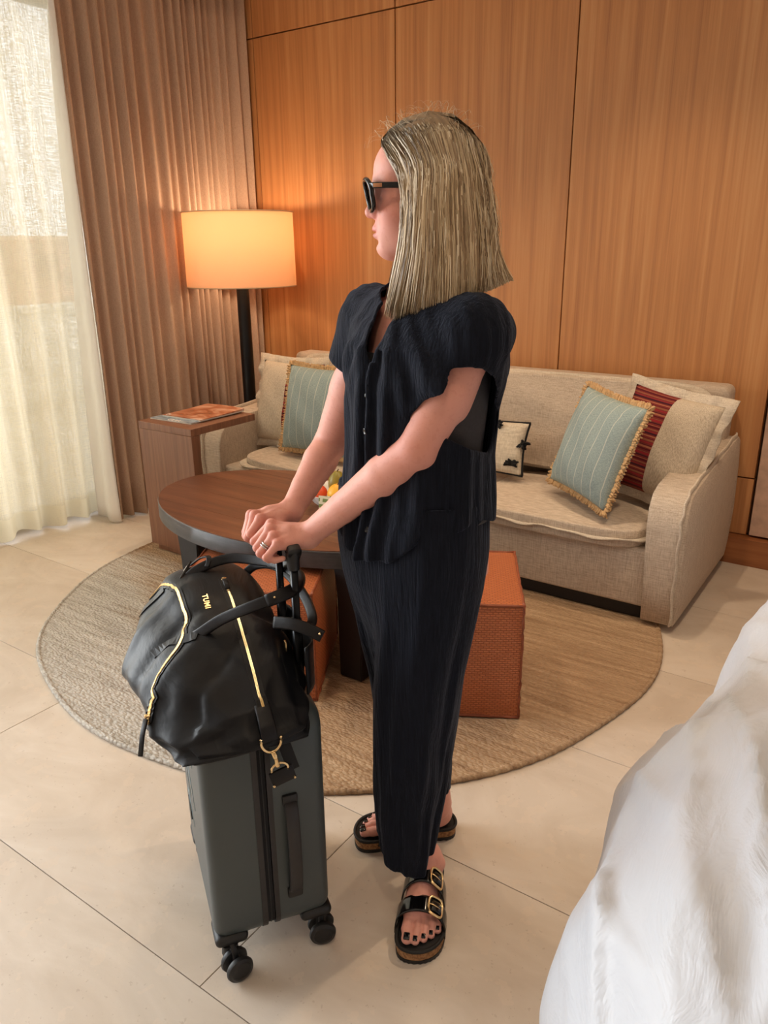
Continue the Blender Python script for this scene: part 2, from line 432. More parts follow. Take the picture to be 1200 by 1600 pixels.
# window wall: header, pier and a wide glazed opening with frame and panes
wl = tag(box('wall_left', (WX-.05, 3.42, 1.45), (.12, .80, 2.95), MAT['wall_paint']), kind='structure')
keep(box('header', (WX-.05, .52, 2.80), (.12, 5.0, .25), MAT['wall_paint']), wl)
win = tag(empty('window_1', (WX, .35, 0)), kind='structure')
for y in (-1.98, -.75, .48, 1.71, 2.99):
    keep(box('mullion', (WX, y, 1.34), (.07, .055, 2.66), MAT['frame_metal'], bev=.004), win)
for z in (.03, 2.65):
    keep(box('rail', (WX, .50, z), (.065, 4.95, .055), MAT['frame_metal'], bev=.004), win)
for y0, y1 in ((-1.98, -.75), (-.75, .48), (.48, 1.71), (1.71, 2.99)):
    keep(box('pane', (WX, (y0+y1)/2, 1.34), (.008, y1-y0-.05, 2.58), MAT['glass']), win)
# terrace seen dimly through the sheer cloth
tag(box('terrace_floor', (-6.2, 1.0, -.06), (4.3, 9, .1), plain('terrace_stone', (196, 186, 170), .8, nz=6)), kind='structure')
pw = tag(empty('parapet_wall', (-7.4, 2.5, 0)), 'sunlit white terrace wall beyond the sheer curtain', 'wall')
keep(box('body', (-7.4, 2.5, .44), (.2, 10, .90), plain('white_render', (236, 230, 218), .9, nz=5), bev=.01), pw)
keep(box('coping', (-7.4, 2.5, .91), (.28, 10, .06), plain('coping_stone', (226, 218, 204), .8), bev=.008), pw)
nb = tag(empty('outside_building', (-12.6, 7.66, 0)), 'small tan building far beyond the terrace wall behind the sheer', 'building')
keep(box('wall', (-12.6, 7.66, .80), (1.2, 1.0, 1.64), plain('tan_render', (200, 152, 122), .9, nz=4), bev=.02), nb)
keep(box('roof_slab', (-12.6, 7.66, 1.65), (1.3, 1.1, .07), plain('roof_slab', (206, 164, 134), .8), bev=.01), nb)
keep(box('window', (-11.99, 7.7, 1.2), (.03, .4, .4), MAT['glass']), nb)

# ------------------------------------------------------------------ curtains
def fold_sheet(name, path_fn, n, z0, z1, nz, mat, parent, amp, thick=0, seed=0, per=.075, hemvar=.01, sharp=1.0):
    """pleated cloth hung along path_fn(s)->(x,y,nx,ny), s metres"""
    r = random.Random(seed); L = path_fn(None); s = 0; ph = []; cur = 0
    ss = np.linspace(0, L, n); phase = np.zeros(n); a_ = np.zeros(n)
    knots = []; x = 0
    while x < L+.3: knots.append((x, r.uniform(.65, 1.45), r.uniform(.55, 1.25))); x += .16
    kx = [k[0] for k in knots]; fr = np.interp(ss, kx, [k[1] for k in knots]); a_ = np.interp(ss, kx, [k[2] for k in knots])
    phase = np.cumsum(fr)*(L/n)*2*math.pi/per
    V = []
    for i in range(n):
        x, y, nx, ny = path_fn(ss[i])
        for j in range(nz):
            v = j/(nz-1); z = z1+(z0-z1)*v
            g = .62+.38*v; wv = math.sin(phase[i]+.9*math.sin(2.1*v+ss[i]*3)*v)
            wv = math.copysign(abs(wv)**sharp, wv)
            d = amp*a_[i]*g*wv + amp*.45*math.sin(phase[i]*.37+1.7*v+1)*g
            dz = hemvar*math.sin(ss[i]*23+1)*v if j == nz-1 else 0
            V.append((x+nx*d, y+ny*d, z+dz))
    F = [(i*nz+j, (i+1)*nz+j, (i+1)*nz+j+1, i*nz+j+1) for i in range(n-1) for j in range(nz-1)]
    o = pydata(name, V, F, mat, parent)
    if thick:
        md = o.modifiers.new('solid', 'SOLIDIFY'); md.thickness = thick; md.offset = 0
    return o
def dpath(s):
    y0, y1 = 2.50, 3.76
    if s is None: return y1-y0
    y = y0+s; t = min(max((y-2.6)/.6, 0), 1); t = t*t*(3-2*t)
    return (-3.575-.065*t+.05*max(0, (y-3.6)/.16), y, 1, 0)
dr = tag(empty('drape', (-3.62, 3.1, 0)), 'full-length pleated taupe drape between sheer curtain and wooden wall', 'curtain')
keep(fold_sheet('cloth', dpath, 620, .015, 2.86, 16, MAT['drape'], None, .034, .002, 3, .070, .004, .8), dr)
# leading edge folded back, white blackout lining to the window side
def lining(u, v):
    xl = -3.545-.195*max(0, (v-.12)/.88)**.5; x = xl+(-3.528-xl)*u; z = .012+(2.85-.012)*(1-v)
    y = 2.50-.035*math.sin(math.pi*u*.9)-.018*math.sin(2.2*math.pi*u+2.5*v)*v-.03*u*(1-u)*math.sin(5*v)
    return (x, y, z)
ln_ = keep(grid_mesh('lining', lining, 22, 40, MAT['lining'], None, thick=.002), dr); tag(ln_, 'white blackout lining on the turned leading edge')
def spath(s):
    y0, y1 = .95, 2.74
    if s is None: return y1-y0
    y = y0+s; return (-3.80+.03*math.sin(y*3), y, 1, 0)
shr = tag(empty('sheer_curtain', (-3.80, 1.7, 0)), 'cream open-weave sheer curtain glowing with daylight from the window', 'curtain')
keep(fold_sheet('cloth', spath, 420, .02, 2.86, 22, MAT['sheer'], None, .040, 0, 11, .19, .012, 1.0), shr)
tag(box('curtain_rail', (-3.72, 1.35, 2.885), (.20, 4.9, .03), plain('rail_white', (225, 222, 216), .5), bev=.004), 'white ceiling curtain track over the drape and sheer', 'rail')

# ------------------------------------------------------------------ rug
RX, RY, RR = -1.855, 2.40, 1.27
def rug_v():
    V, F, rings, n = [], [], 26, 160
    V.append((RX, RY, .013))
    for k in range(1, rings+1):
        r = RR*k/rings
        for i in range(n):
            a = 2*math.pi*i/n; q = r*(1+.006*math.sin(5*a)+.004*math.sin(11*a+1))
            V.append((RX+q*math.cos(a), RY+q*math.sin(a)*.965, .0125+.0008*math.sin(37*r+3*a)))
    for i in range(n): F.append((0, 1+i, 1+(i+1) % n))
    for k in range(rings-1):
        for i in range(n):
            a, b = 1+k*n+i, 1+k*n+(i+1) % n; F.append((a, a+n, b+n, b))
    return V, F
rug = tag(empty('round_rug', (RX, RY, 0)), 'large round braided rug fading from tan jute to grey wool', 'rug')
V, F = rug_v(); keep(pydata('woven_field', V, F, MAT['rug']), rug)
ed = []
for i in range(360):
    a = 2*math.pi*i/360; q = RR*(1+.006*math.sin(5*a)+.004*math.sin(11*a+1)); ed.append((RX+q*math.cos(a), RY+q*math.sin(a)*.965, .008))
keep(tube('braided_edge', ed, [.0085+.0018*(i % 2) for i in range(360)], MAT['rug'], n=8, closed=True), rug)

# ------------------------------------------------------------------ sofa
sofa = tag(empty('sofa', (-1.91, 3.3, 0)), 'long beige linen three-seat sofa with flanged seams and rounded arms', 'sofa')
SX0, SX1 = -3.20, -.62
L_ = MAT['linen']
keep(box('plinth', (-1.91, 3.29, .048), (2.40, .80, .064), plain('plinth_black', (24, 18, 16), .6), bev=.004), sofa)
keep(box('base', (-1.91, 3.30, .195), (2.40, .86, .245), L_, bev=.014, seg=3), sofa)
keep(box('back_frame', (-1.91, 3.665, .475), (2.50, .155, .76), L_, bev=.035, seg=4), sofa)
def arm(side):
    """side=+1 right arm, -1 left: side profile in y-z with rounded front shoulder, puffed outer face"""
    prof = [(2.845, .035), (2.838, .18), (2.835, .33), (2.838, .44), (2.855, .50), (2.895, .545), (2.96, .565), (3.15, .582), (3.4, .602), (3.6, .620), (3.70, .622), (3.735, .60), (3.745, .5), (3.745, .3), (3.735, .10), (3.73, .035)]
    cy, cz = 3.3, .3; w = .125; V, F = [], []
    x_out = SX1 if side > 0 else SX0; sec = [(0.0, .965), (.012, 1.0), (.12, 1.0), (.35, 1.0), (.65, 1.0), (.88, 1.0), (.988, 1.0), (1.0, .965)]
    for j, (u, sc_) in enumerate(sec):
        for (y, z) in prof:
            lean = -.028*max(0, (z-.2)/.4)*u if side > 0 else .028*max(0, (z-.2)/.4)*u
            bul = (1-abs((z-.32)/.35)**2)*.014 if j in (0, 1) else 0
            x = x_out-side*(w*u)+side*bul+lean*.6
            V.append((x, cy+(y-cy)*(1-(1-sc_)*.25), max(.035, cz+(z-cz)*(1-(1-sc_)*.35))))
    m = len(prof)
    for j in range(len(sec)-1):
        for i in range(m): k = (i+1) % m; F.append((j*m+i, j*m+k, (j+1)*m+k, (j+1)*m+i) if side < 0 else (j*m+i, (j+1)*m+i, (j+1)*m+k, j*m+k))
    # puffed caps
    for j in (0, len(sec)-1):
        b = len(V); inner = [(V[j*m+i][0]+(side*.016 if j == 0 else 0), cy+(V[j*m+i][1]-cy)*.80, cz+(V[j*m+i][2]-cz)*.80) for i in range(m)]
        V += inner
        for i in range(m): k = (i+1) % m; F.append((j*m+i, j*m+k, b+k, b+i))
        F.append(tuple(b+i for i in range(m)))
    o = pydata('arm', V, F, L_); bm = bmesh.new(); bm.from_mesh(o.data); bmesh.ops.recalc_face_normals(bm, faces=bm.faces); bm.to_mesh(o.data); bm.free()
    keep(o, sofa)
    # sewn flange that stands proud along the outer edge
    pts = spline([(x_out-side*.006-side*.017*max(0, (z-.2)/.4)*0, y, z) for (y, z) in prof[0:11]], 6)
    fl_ = tube('flange', [(p.x+.0025*math.sin(i*.9), p.y-.004, p.z+.004) for i, p in enumerate(pts)], .01, MAT['linen_flange'], n=8, flat=(.0045, .016), up=Vector((0, -.6, .8)))
    fl_.parent = o
arm(1); arm(-1)
def cushion(name, c, size, mat, fl_mat=None, flange=.0, puff=.5, rot=None, parent=None, n=26, crown=.0, corner=.10, wob=0, seed=0, bandmat=None):
    """box cushion: superellipse plan, puffed faces, optional mid-seam flange. local axes x=width y=depth(thickness) z=height"""
    sx, sy, sz = size; r = random.Random(seed); V, F = [], []; rings = 14
    def plan(a, ex=5.0):
        ca, sa = math.cos(a), math.sin(a); q = (abs(ca)**ex+abs(sa)**ex)**(-1/ex); return ca*q, sa*q
    N = 88; ph = [r.uniform(0, 6.28) for _ in range(6)]
    for j in range(rings+1):
        t = j/rings; b = -1+2*t                 # -1..1 through thickness
        prof = (1-abs(b)**4.0)**(1/4.0) if abs(b) < 1 else 0
        for i in range(N):
            px, pz = plan(2*math.pi*i/N); k = .55+.45*prof if abs(b) < 1 else .55
            wv = 1+wob*(math.sin(3*px+ph[0])*math.cos(2*pz+ph[1]))
            yy = b*sy/2*(1+0*k)
            V.append((px*sx/2*(1-corner*(1-prof)), yy*wv*(.82+.18*prof), pz*sz/2*(1-corner*(1-prof))))
    for j in range(rings):
        for i in range(N): k = (i+1) % N; F.append((j*N+i, j*N+k, (j+1)*N+k, (j+1)*N+i))
    # puffed faces
    for sgn, j in ((-1, 0), (1, rings)):
        prev = [j*N+i for i in range(N)]
        for q in (.9, .76, .58, .38, .18):
            b = len(V)
            for i in range(N):
                x, y, z = V[j*N+i]; V.append((x*q, y+sgn*puff*sy*(1-q*q)*(1+wob*math.sin(4*q+ph[2]+x*9)), z*q))
            for i in range(N): k = (i+1) % N; F.append((prev[i], prev[k], b+k, b+i))
            prev = [b+i for i in range(N)]
        F.append(tuple(prev))
    Rm = Matrix.Identity(3) if rot is None else rot
    V = [Rm @ Vector(p)+Vector(c) for p in V]
    o = pydata(name, V, F, mat); bm = bmesh.new(); bm.from_mesh(o.data); bmesh.ops.recalc_face_normals(bm, faces=bm.faces); bm.to_mesh(o.data); bm.free()
    if parent is not None: keep(o, parent)
    if flange:
        pts = []; n2 = 120; VV, FF = [], []
        for i in range(n2):
            a = 2*math.pi*i/n2; px, pz = plan(a, 7)
            wv = .006*math.sin(9*a+ph[3])+.004*math.sin(17*a+ph[4])
            for q, th in ((.97, .003), (1.0, .0035), (1.0, -.0035), (.97, -.003)):
                ext = 0 if q < 1 else flange
                VV.append(Rm @ Vector((px*(sx/2*q+ext), th+wv*(q >= 1), pz*(sz/2*q+ext)))+Vector(c))
        for i in range(n2):
            k = (i+1) % n2
            for h in range(3): FF.append((i*4+h, k*4+h, k*4+h+1, i*4+h+1))
        f_o = pydata('flange', VV, FF, fl_mat or mat)
        bm = bmesh.new(); bm.from_mesh(f_o.data); bmesh.ops.recalc_face_normals(bm, faces=bm.faces); bm.to_mesh(f_o.data); bm.free()
        f_o.parent = o; f_o.matrix_parent_inverse = (parent.matrix_basis.inverted() if False else Matrix.Identity(4))
    return o
flat = Matrix.Rotation(R(90), 3, 'X')
# cushions lie with thickness along local y: rotate so y -> z for the seats
cushion('seat_cushion', (-2.265, 3.155, .352), (1.42, .085, .66), L_, MAT['linen_flange'], .012, .22, flat, sofa, corner=.05, wob=.06, seed=1)
cushion('seat_cushion', (-1.16, 3.155, .352), (.80, .085, .66), L_, MAT['linen_flange'], .012, .22, flat, sofa, corner=.05, wob=.06, seed=2)
lean = Matrix.Rotation(R(-9), 3, 'X')
cushion('back_cushion', (-2.43, 3.47, .645), (1.16, .15, .44), L_, MAT['linen_flange'], .014, .18, lean, sofa, corner=.05, wob=.08, seed=3)
cushion('back_cushion', (-1.27, 3.47, .645), (1.12, .15, .44), L_, MAT['linen_flange'], .014, .18, lean, sofa, corner=.05, wob=.08, seed=4)

# ------------------------------------------------------------------ scatter cushions
def axes_rot(right, up):
    x = Vector(right).normalized(); z = Vector(up); z = (z-x*z.dot(x)).normalized(); y = z.cross(x)
    return Matrix((x, y, z)).transposed()
def stripe_mat(name, base1, base2, stripes, axis=0):
    """woven cloth with colour stripes along a local UV axis"""
    t = NT(name, rough=.9, spec=.15)
    a = t.noise(1, 2, .5, t.co((500, 60, 60), kind='UV')); b = t.noise(1, 2, .5, t.co((40, 300, 60), kind='UV')); m = t.math('MULTIPLY', t.math('ADD', a, b), .5)
    base = t.ramp(m, [(.36, lin(base1)), (.64, lin(base2))])
    sx = t.n('ShaderNodeSeparateXYZ'); t.l(t.co(kind='UV'), sx.inputs[0]); u = sx.outputs[axis]
    for (p0, p1, c, op) in stripes:
        k = t.math('MULTIPLY', t.math('GREATER_THAN', u, p0), t.math('LESS_THAN', u, p1))
        base = t.mix(base, lin(c), t.math('MULTIPLY', k, op))
    t.color(base); t.bump(m, .0012, .8); return t.m
BLUE = stripe_mat('blue_pinstripe', (124, 140, 140), (172, 186, 182), [(.06+.125*i, .068+.125*i, (206, 206, 192), .75) for i in range(8)])
reds = []
for i, p in enumerate(np.arange(.02, .98, .021)):
    reds.append((float(p), float(p+.005+.006*((i*7) % 3)), [(176, 112, 84), (58, 30, 44), (158, 44, 52), (150, 96, 70), (84, 26, 36)][i % 5], .9))
def half_red(name, lo, hi):
    """beige cloth with one panel of cross-striped red weave"""
    m = stripe_mat(name, (112, 42, 44), (138, 60, 54), reds, 1); t = m.node_tree; b = t.nodes['Principled BSDF']; src = b.inputs['Base Color'].links[0].from_socket
    uv = t.nodes.new('ShaderNodeTexCoord'); sp = t.nodes.new('ShaderNodeSeparateXYZ'); t.links.new(uv.outputs['UV'], sp.inputs[0])
    def mth(op, a, c):
        x = t.nodes.new('ShaderNodeMath'); x.operation = op
        for i, q in enumerate((a, c)):
            if hasattr(q, 'links'): t.links.new(q, x.inputs[i])
            else: x.inputs[i].default_value = q
        return x.outputs[0]
    k = mth('MULTIPLY', mth('GREATER_THAN', sp.outputs[0], lo), mth('LESS_THAN', sp.outputs[0], hi))
    no = t.nodes.new('ShaderNodeTexNoise'); no.inputs['Scale'].default_value = 420; rp = t.nodes.new('ShaderNodeValToRGB'); mpn = t.nodes.new('ShaderNodeMapping'); mpn.inputs['Scale'].default_value = (1, 1, .15); t.links.new(uv.outputs['Object'], mpn.inputs[0]); t.links.new(mpn.outputs[0], no.inputs['Vector']); t.links.new(no.outputs['Fac'], rp.inputs[0])
    rp.color_ramp.elements[0].position = .36; rp.color_ramp.elements[0].color = (*lin((180, 164, 144)), 1); rp.color_ramp.elements[1].position = .62; rp.color_ramp.elements[1].color = (*lin((214, 200, 180)), 1)
    mx = t.nodes.new('ShaderNodeMix'); mx.data_type = 'RGBA'; t.links.new(k, mx.inputs[0]); t.links.new(rp.outputs[0], mx.inputs[6]); t.links.new(src, mx.inputs[7]); t.links.new(mx.outputs[2], b.inputs['Base Color']); return m
RED_R = half_red('beige_red_right', .57, 1.1); RED_L = half_red('beige_red_left', -.1, .54)
BOUCLE = linen('cream_boucle', (190, 176, 156), (222, 210, 192), 160, .003)
FRINGE = plain('fringe_tan', (204, 166, 120), .95, nz=90, bump=.004)
BLACKYARN = plain('black_yarn', (16, 16, 20), .9, nz=120)
def pillow(o_name, label, c, right, up, w, h, t, mat, seed, border, group=None, dent=0):
    """soft square pillow; border: 'flange' | 'fringe' | 'cord'"""
    Rm = axes_rot(right, up); root = tag(empty(o_name, c), label, 'cushion', group); n = 30; V, UV, F = [], [], []; r = random.Random(seed); ph = [r.uniform(0, 6.3) for _ in range(8)]
    def shp(u, v):
        # outline pulls in between the corners
        x = u*w/2*(1-.055*(1-u*u)*0-.06*(1-abs(v)**2.0)*abs(u)**3); z = v*h/2*(1-.06*(1-abs(u)**2.0)*abs(v)**3); return x, z
    for side in (-1, 1):
        for i in range(n):
            for j in range(n):
                u, v = -1+2*i/(n-1), -1+2*j/(n-1); x, z = shp(u, v)
                th = t/2*((1-abs(u)**2.6)*(1-abs(v)**2.6))**.55
                wr = .006*math.sin(7*u+3*v+ph[0])*math.sin(4*v+ph[1])+.010*math.exp(-((abs(u)-.85)**2+(abs(v)-.85)**2)*14)*math.sin(22*(u-v)+ph[2])
                th2 = th*(1-dent*math.exp(-((u-.1)**2*6+(v-.55)**2*5)))
                sag = .03*h*(1-v)/2*(1-u*u)
                V.append((x, side*(th2+wr*th/(t/2)), z)); UV.append(((u+1)/2, (v+1)/2))
    def id_(s_, i, j): return s_*n*n+i*n+j
    for s_ in (0, 1):
        for i in range(n-1):
            for j in range(n-1):
                q = (id_(s_, i, j), id_(s_, i+1, j), id_(s_, i+1, j+1), id_(s_, i, j+1)); F.append(q if s_ == 0 else q[::-1])
    ob = pydata('cover', [Rm @ Vector(p)+Vector(c) for p in V], F, mat); uvl = ob.data.uv_layers.new(name='UVMap')
    for lp in ob.data.loops: uvl.data[lp.index].uv = UV[lp.vertex_index]
    bm = bmesh.new(); bm.from_mesh(ob.data); bmesh.ops.remove_doubles(bm, verts=bm.verts, dist=.0004); bm.to_mesh(ob.data); bm.free(); keep(ob, root)
    edge = [(-1+2*k/40, -1) for k in range(40)]+[(1, -1+2*k/40) for k in range(40)]+[(1-2*k/40, 1) for k in range(40)]+[(-1, 1-2*k/40) for k in range(40)]
    W_ = lambda p: Rm @ Vector(p)+Vector(c)
    if border == 'flange':
        VV, FF, m = [], [], len(edge)
        for k, (u, v) in enumerate(edge):
            x, z = shp(u, v); ex = .036; dx = ex*max(-1, min(1, u*1.0)) if abs(u) > .97 else 0; dz = ex*v if abs(v) > .97 else 0
            wv = .009*math.sin(k*.42+ph[3])+.006*math.sin(k*.93+ph[4])
            for a, th in ((0, .004), (1, .0028), (1, -.0028), (0, -.004)):
                VV.append(W_((x*(1 if a else .985)+dx*a, th+wv*a, z*(1 if a else .985)+dz*a)))
        for k in range(m):
            q = (k+1) % m
            for b in range(3): FF.append((k*4+b, q*4+b, q*4+b+1, k*4+b+1))
        f_ = pydata('flange', VV, FF, MAT['linen_flange']); keep(f_, root)
    elif border == 'fringe':
        VV, FF = [], []; m = 420
        for k in range(m):
            q = k/m*160; a = int(q) % 160; b = (a+1) % 160; tt = q-int(q); u = edge[a][0]*(1-tt)+edge[b][0]*tt; v = edge[a][1]*(1-tt)+edge[b][1]*tt
            x, z = shp(u, v); o = Vector((u if abs(u) > .96 else 0, 0, v if abs(v) > .96 else 0)).normalized() if max(abs(u), abs(v)) > .9 else Vector((0, 0, 1))
            tdir = Vector((-o.z, 0, o.x))
            for q2 in range(2):
                ln = r.uniform(.014, .024); yy = r.uniform(-.007, .007); rr = .0042; s0 = Vector((x, yy*.5, z)); s1 = s0+o*ln+Vector((0, yy, 0))+tdir*r.uniform(-.004, .004)
                b0 = len(VV)
                for pt, rad in ((s0-o*.004, rr), (s0+o*ln*.5, rr*1.15), (s1, rr*.7)):
                    for g in range(5):
                        an = 2*math.pi*g/5; VV.append(W_(pt+tdir*math.cos(an)*rad+Vector((0, math.sin(an)*rad, 0))))
                for h_ in range(2):
                    for g in range(5): FF.append((b0+h_*5+g, b0+h_*5+(g+1) % 5, b0+(h_+1)*5+(g+1) % 5, b0+(h_+1)*5+g))
                FF.append((b0+10, b0+11, b0+12, b0+13, b0+14))
        f_ = pydata('fringe', VV, FF, FRINGE); keep(tag(f_, 'tan brush fringe', kind='stuff'), root)
    else:
        pts = [W_((shp(u, v)[0], 0, shp(u, v)[1])) for u, v in edge]
        keep(tag(tube('cord_edge', pts, .0052, BLACKYARN, n=8, closed=True), 'black cord edging'), root)
        for (u, v, side) in ((.98, .18, 1), (.80, -.62, 1), (.35, .82, 1), (.1, -.1, 1), (-.5, .5, 1), (-.7, -.6, 1), (-.3, -.75, 1), (-.98, .1, 1)):
            x, z = shp(u, v); th = t/2*((1-abs(u)**2.6)*(1-abs(v)**2.6))**.55; b0 = Vector((x, -th, z)); VV, FF = [], []
            for s_ in range(16):
                d = Vector((r.uniform(-1, 1)+(.9 if s_ % 2 else -.9), -abs(r.gauss(.4, .3)), r.uniform(-.55, .75))).normalized()*r.uniform(.024, .040)
                v1, f1 = tube_data([b0, b0+d*.5+Vector((0, 0, .004)), b0+d], [.0065, .0080, .0045], 5); o0 = len(VV)
                VV += [W_(p) for p in v1]; FF += [tuple(i+o0 for i in f) for f in f1]
            keep(tag(pydata('tassel', VV, FF, BLACKYARN), kind='stuff'), root)
    return root
pillow('scatter_cushion', 'beige flanged cushion leaning in the sofa corner beside the side table', (-2.86, 3.190, .635), (1, -.06, .02), (-.06, .27, .96), .47, .46, .17, RED_R, 21, 'flange')
pillow('scatter_cushion', 'blue-grey pinstriped fringed cushion on the sofa behind the coffee table', (-2.52, 3.035, .655), (1, -.05, .01), (0, .24, .97), .47, .45, .15, BLUE, 22, 'fringe')
pillow('scatter_cushion', 'small cream cushion with black tufts and black cord edge', (-1.675, 3.235, .545), (1, -.02, .02), (0, .28, .96), .47, .25, .10, BOUCLE, 23, 'cord')
pillow('scatter_cushion', 'beige cushion with a red striped band leaning in the right sofa corner', (-.835, 3.22, .655), (.93, -.30, -.10), (-.06, .34, .93), .42, .44, .16, RED_L, 24, 'flange')
pillow('scatter_cushion', 'blue-grey pinstriped fringed cushion in front of the red banded one', (-1.045, 3.04, .660), (.80, -.56, -.07), (.14, .30, .94), .41, .44, .17, BLUE, 25, 'fringe')

# ------------------------------------------------------------------ floor lamp
lp = tag(empty('floor_lamp', (-3.31, 3.34, 0)), 'lit floor lamp with a white drum shade and thick black pole', 'lamp')
LX, LY = -3.31, 3.34
keep(lathe('base', [(0, 0), (.15, 0), (.155, .006), (.155, .022), (.145, .03), (.04, .034), (0, .034)], MAT['black_metal'], loc=(LX, LY, 0.0)), lp)
keep(lathe('pole', [(.036, .03), (.037, .6), (.036, 1.30), (.03, 1.315), (.012, 1.32), (.012, 1.40)], MAT['black_metal'], n=24, loc=(LX, LY, 0)), lp)
t = NT('shade_cloth', rough=.85, col=lin((240, 222, 196)), spec=.1)
wv = t.noise(1, 2, .5, t.co((500, 500, 500))); t.bump(wv, .0004, .5)
tl = t.n('ShaderNodeBsdfTranslucent'); tl.inputs[0].default_value = (*lin((252, 218, 186)), 1)
mx = t.n('ShaderNodeMixShader'); mx.inputs[0].default_value = .6; t.l(t.b.outputs[0], mx.inputs[1]); t.l(tl.outputs[0], mx.inputs[2]); t.l(mx.outputs[0], t.out.inputs[0])
sh = keep(lathe('lamp_shade', [(.312, 1.245), (.308, 1.645), (.305, 1.645), (.309, 1.245), (.312, 1.245)], t.m, n=72, loc=(LX, LY, 0)), lp)
for z in (1.247, 1.643): keep(tube('trim_ring', [(LX+.3105*math.cos(a), LY+.3105*math.sin(a), z) for a in np.linspace(0, 2*math.pi, 72, endpoint=False)], .0035, plain('shade_trim', (196, 170, 138), .8), n=6, closed=True), lp)
for k in range(3):
    a = 2*math.pi*k/3+.4; keep(tube('spider_arm', [(LX, LY, 1.39), (LX+.305*math.cos(a), LY+.305*math.sin(a), 1.40)], .0025, MAT['black_metal'], n=6), lp)
eb = NT('bulb_glow', col=(1, .8, .5)); eb.b.inputs['Emission Color'].default_value = (1.0, .70, .42, 1); eb.b.inputs['Emission Strength'].default_value = 12
keep(lathe('bulb', [(0, 1.40), (.014, 1.405), (.018, 1.42), (.03, 1.45), (.033, 1.475), (.028, 1.50), (.014, 1.515), (0, 1.518)], eb.m, n=24, loc=(LX, LY, 0)), lp)
pl = bpy.data.lights.new('lamp_light', 'POINT'); pl.energy = 6; pl.color = (1.0, .70, .45); pl.shadow_soft_size = .05
po = bpy.data.objects.new('lamp_light', pl); COL.objects.link(po); po.location = (LX, LY, 1.56)

# ------------------------------------------------------------------ side table with magazines
st = tag(empty('side_table', (-2.87, 2.53, 0)), 'dark wood C-shaped side table slid over the sofa arm', 'table')
DV = MAT['dark_veneer']
keep(box('table_top', (-2.875, 2.53, .655), (.37, .42, .034), DV, bev=.002, seg=1), st)
keep(box('upright_panel', (-2.875, 2.345, .3405), (.37, .05, .595), DV, bev=.002, seg=1), st)
keep(box('foot', (-2.86, 2.50, .030), (.33, .34, .03), DV, bev=.002, seg=1), st)
def magazine(name, label, pts, z, th, covermat, lift=0):
    root = tag(empty(name, (sum(p[0] for p in pts)/4, sum(p[1] for p in pts)/4, z)), label, 'magazine')
    def slab(nm, z0, z1, mat, inset=0, n=10):
        V, UV, F = [], [], []; c = Vector((sum(p[0] for p in pts)/4, sum(p[1] for p in pts)/4, 0))
        for i in range(n):
            for j in range(n):
                u, v = i/(n-1), j/(n-1); p = Vector((*pts[0], 0))*(1-u)*(1-v)+Vector((*pts[1], 0))*u*(1-v)+Vector((*pts[2], 0))*u*v+Vector((*pts[3], 0))*(1-u)*v
                p = c+(p-c)*(1-inset); cu = lift*(v**2)*.6+lift*math.sin(u*2.8)*.3
                V.append((p.x, p.y, z1+cu)); UV.append((u, v))
        m = n*n
        for i in range(m): V.append((V[i][0], V[i][1], z0)); UV.append(UV[i])
        for i in range(n-1):
            for j in range(n-1):
                q = (i*n+j, (i+1)*n+j, (i+1)*n+j+1, i*n+j+1); F.append(q); F.append(tuple(m+k for k in q[::-1]))
        rim = [i*n for i in range(n)]+[(n-1)*n+j for j in range(1, n)]+[i*n+n-1 for i in range(n-2, -1, -1)]+[j for j in range(n-2, 0, -1)]
        for a, b in zip(rim, rim[1:]+rim[:1]): F.append((a, m+a, m+b, b))
        o = pydata(nm, V, F, mat, smooth=False); uvl = o.data.uv_layers.new(name='UVMap')
        for l_ in o.data.loops: uvl.data[l_.index].uv = UV[l_.vertex_index]
        return keep(o, root)
    slab('page_block', z, z+th, plain('paper', (226, 220, 212), .7), .012); slab('cover', z+th+.0003, z+th+.0011, covermat)
    return root
def cover_mat(name, cols, sc):
    t = NT(name, rough=.25); a = t.noise(sc, 2, .5, t.co((1, 1.6, 1), kind='UV'), 1.5); t.color(t.ramp(a, [(.25+.5*i/(len(cols)-1), lin(c)) for i, c in enumerate(cols)])); return t.m
mg1 = magazine('magazine', 'grey-blue magazine at the bottom of the side table pile', [(-3.045, 2.38), (-2.765, 2.392), (-2.77, 2.70), (-3.04, 2.69)], .6725, .005, cover_mat('cover_blue', [(86, 100, 116), (150, 164, 176), (206, 212, 214)], 2.5))
mg2 = magazine('magazine', 'orange-brown glossy magazine lying on top of the pile', [(-3.015, 2.432), (-2.755, 2.44), (-2.752, 2.73), (-3.012, 2.725)], .6790, .006, cover_mat('cover_orange', [(74, 44, 32), (176, 98, 60), (216, 158, 126), (232, 212, 204)], 1.8), .012)
def text3d(name, body, loc, size, rotm, mat, parent, ext=.0004, bold=0, sx=1):
    cu = bpy.data.curves.new(name, 'FONT'); cu.body = body; cu.size = size; cu.extrude = ext; cu.align_x = 'LEFT'; cu.offset = bold
    o = bpy.data.objects.new(name, cu); COL.objects.link(o)
    dg = bpy.context.evaluated_depsgraph_get(); me = bpy.data.meshes.new_from_object(o.evaluated_get(dg)); bpy.data.objects.remove(o)
    m = rotm.to_4x4(); m.translation = Vector(loc); me.transform(Matrix.Diagonal((sx, 1, 1, 1))); me.transform(m); me.materials.clear()
    ob = link(name, me, mat); keep(ob, parent); return ob
WHITEINK = plain('white_ink', (236, 230, 224), .5)
text3d('masthead', 'MEXICANA', (-3.002, 2.442, .6872), .036, Matrix.Identity(3), WHITEINK, mg2, .0003, .0008, 1.12)
text3d('masthead', 'GUIA', (-2.93, 2.386, .6792), .036, Matrix.Identity(3), WHITEINK, mg1, .0003, .0006)

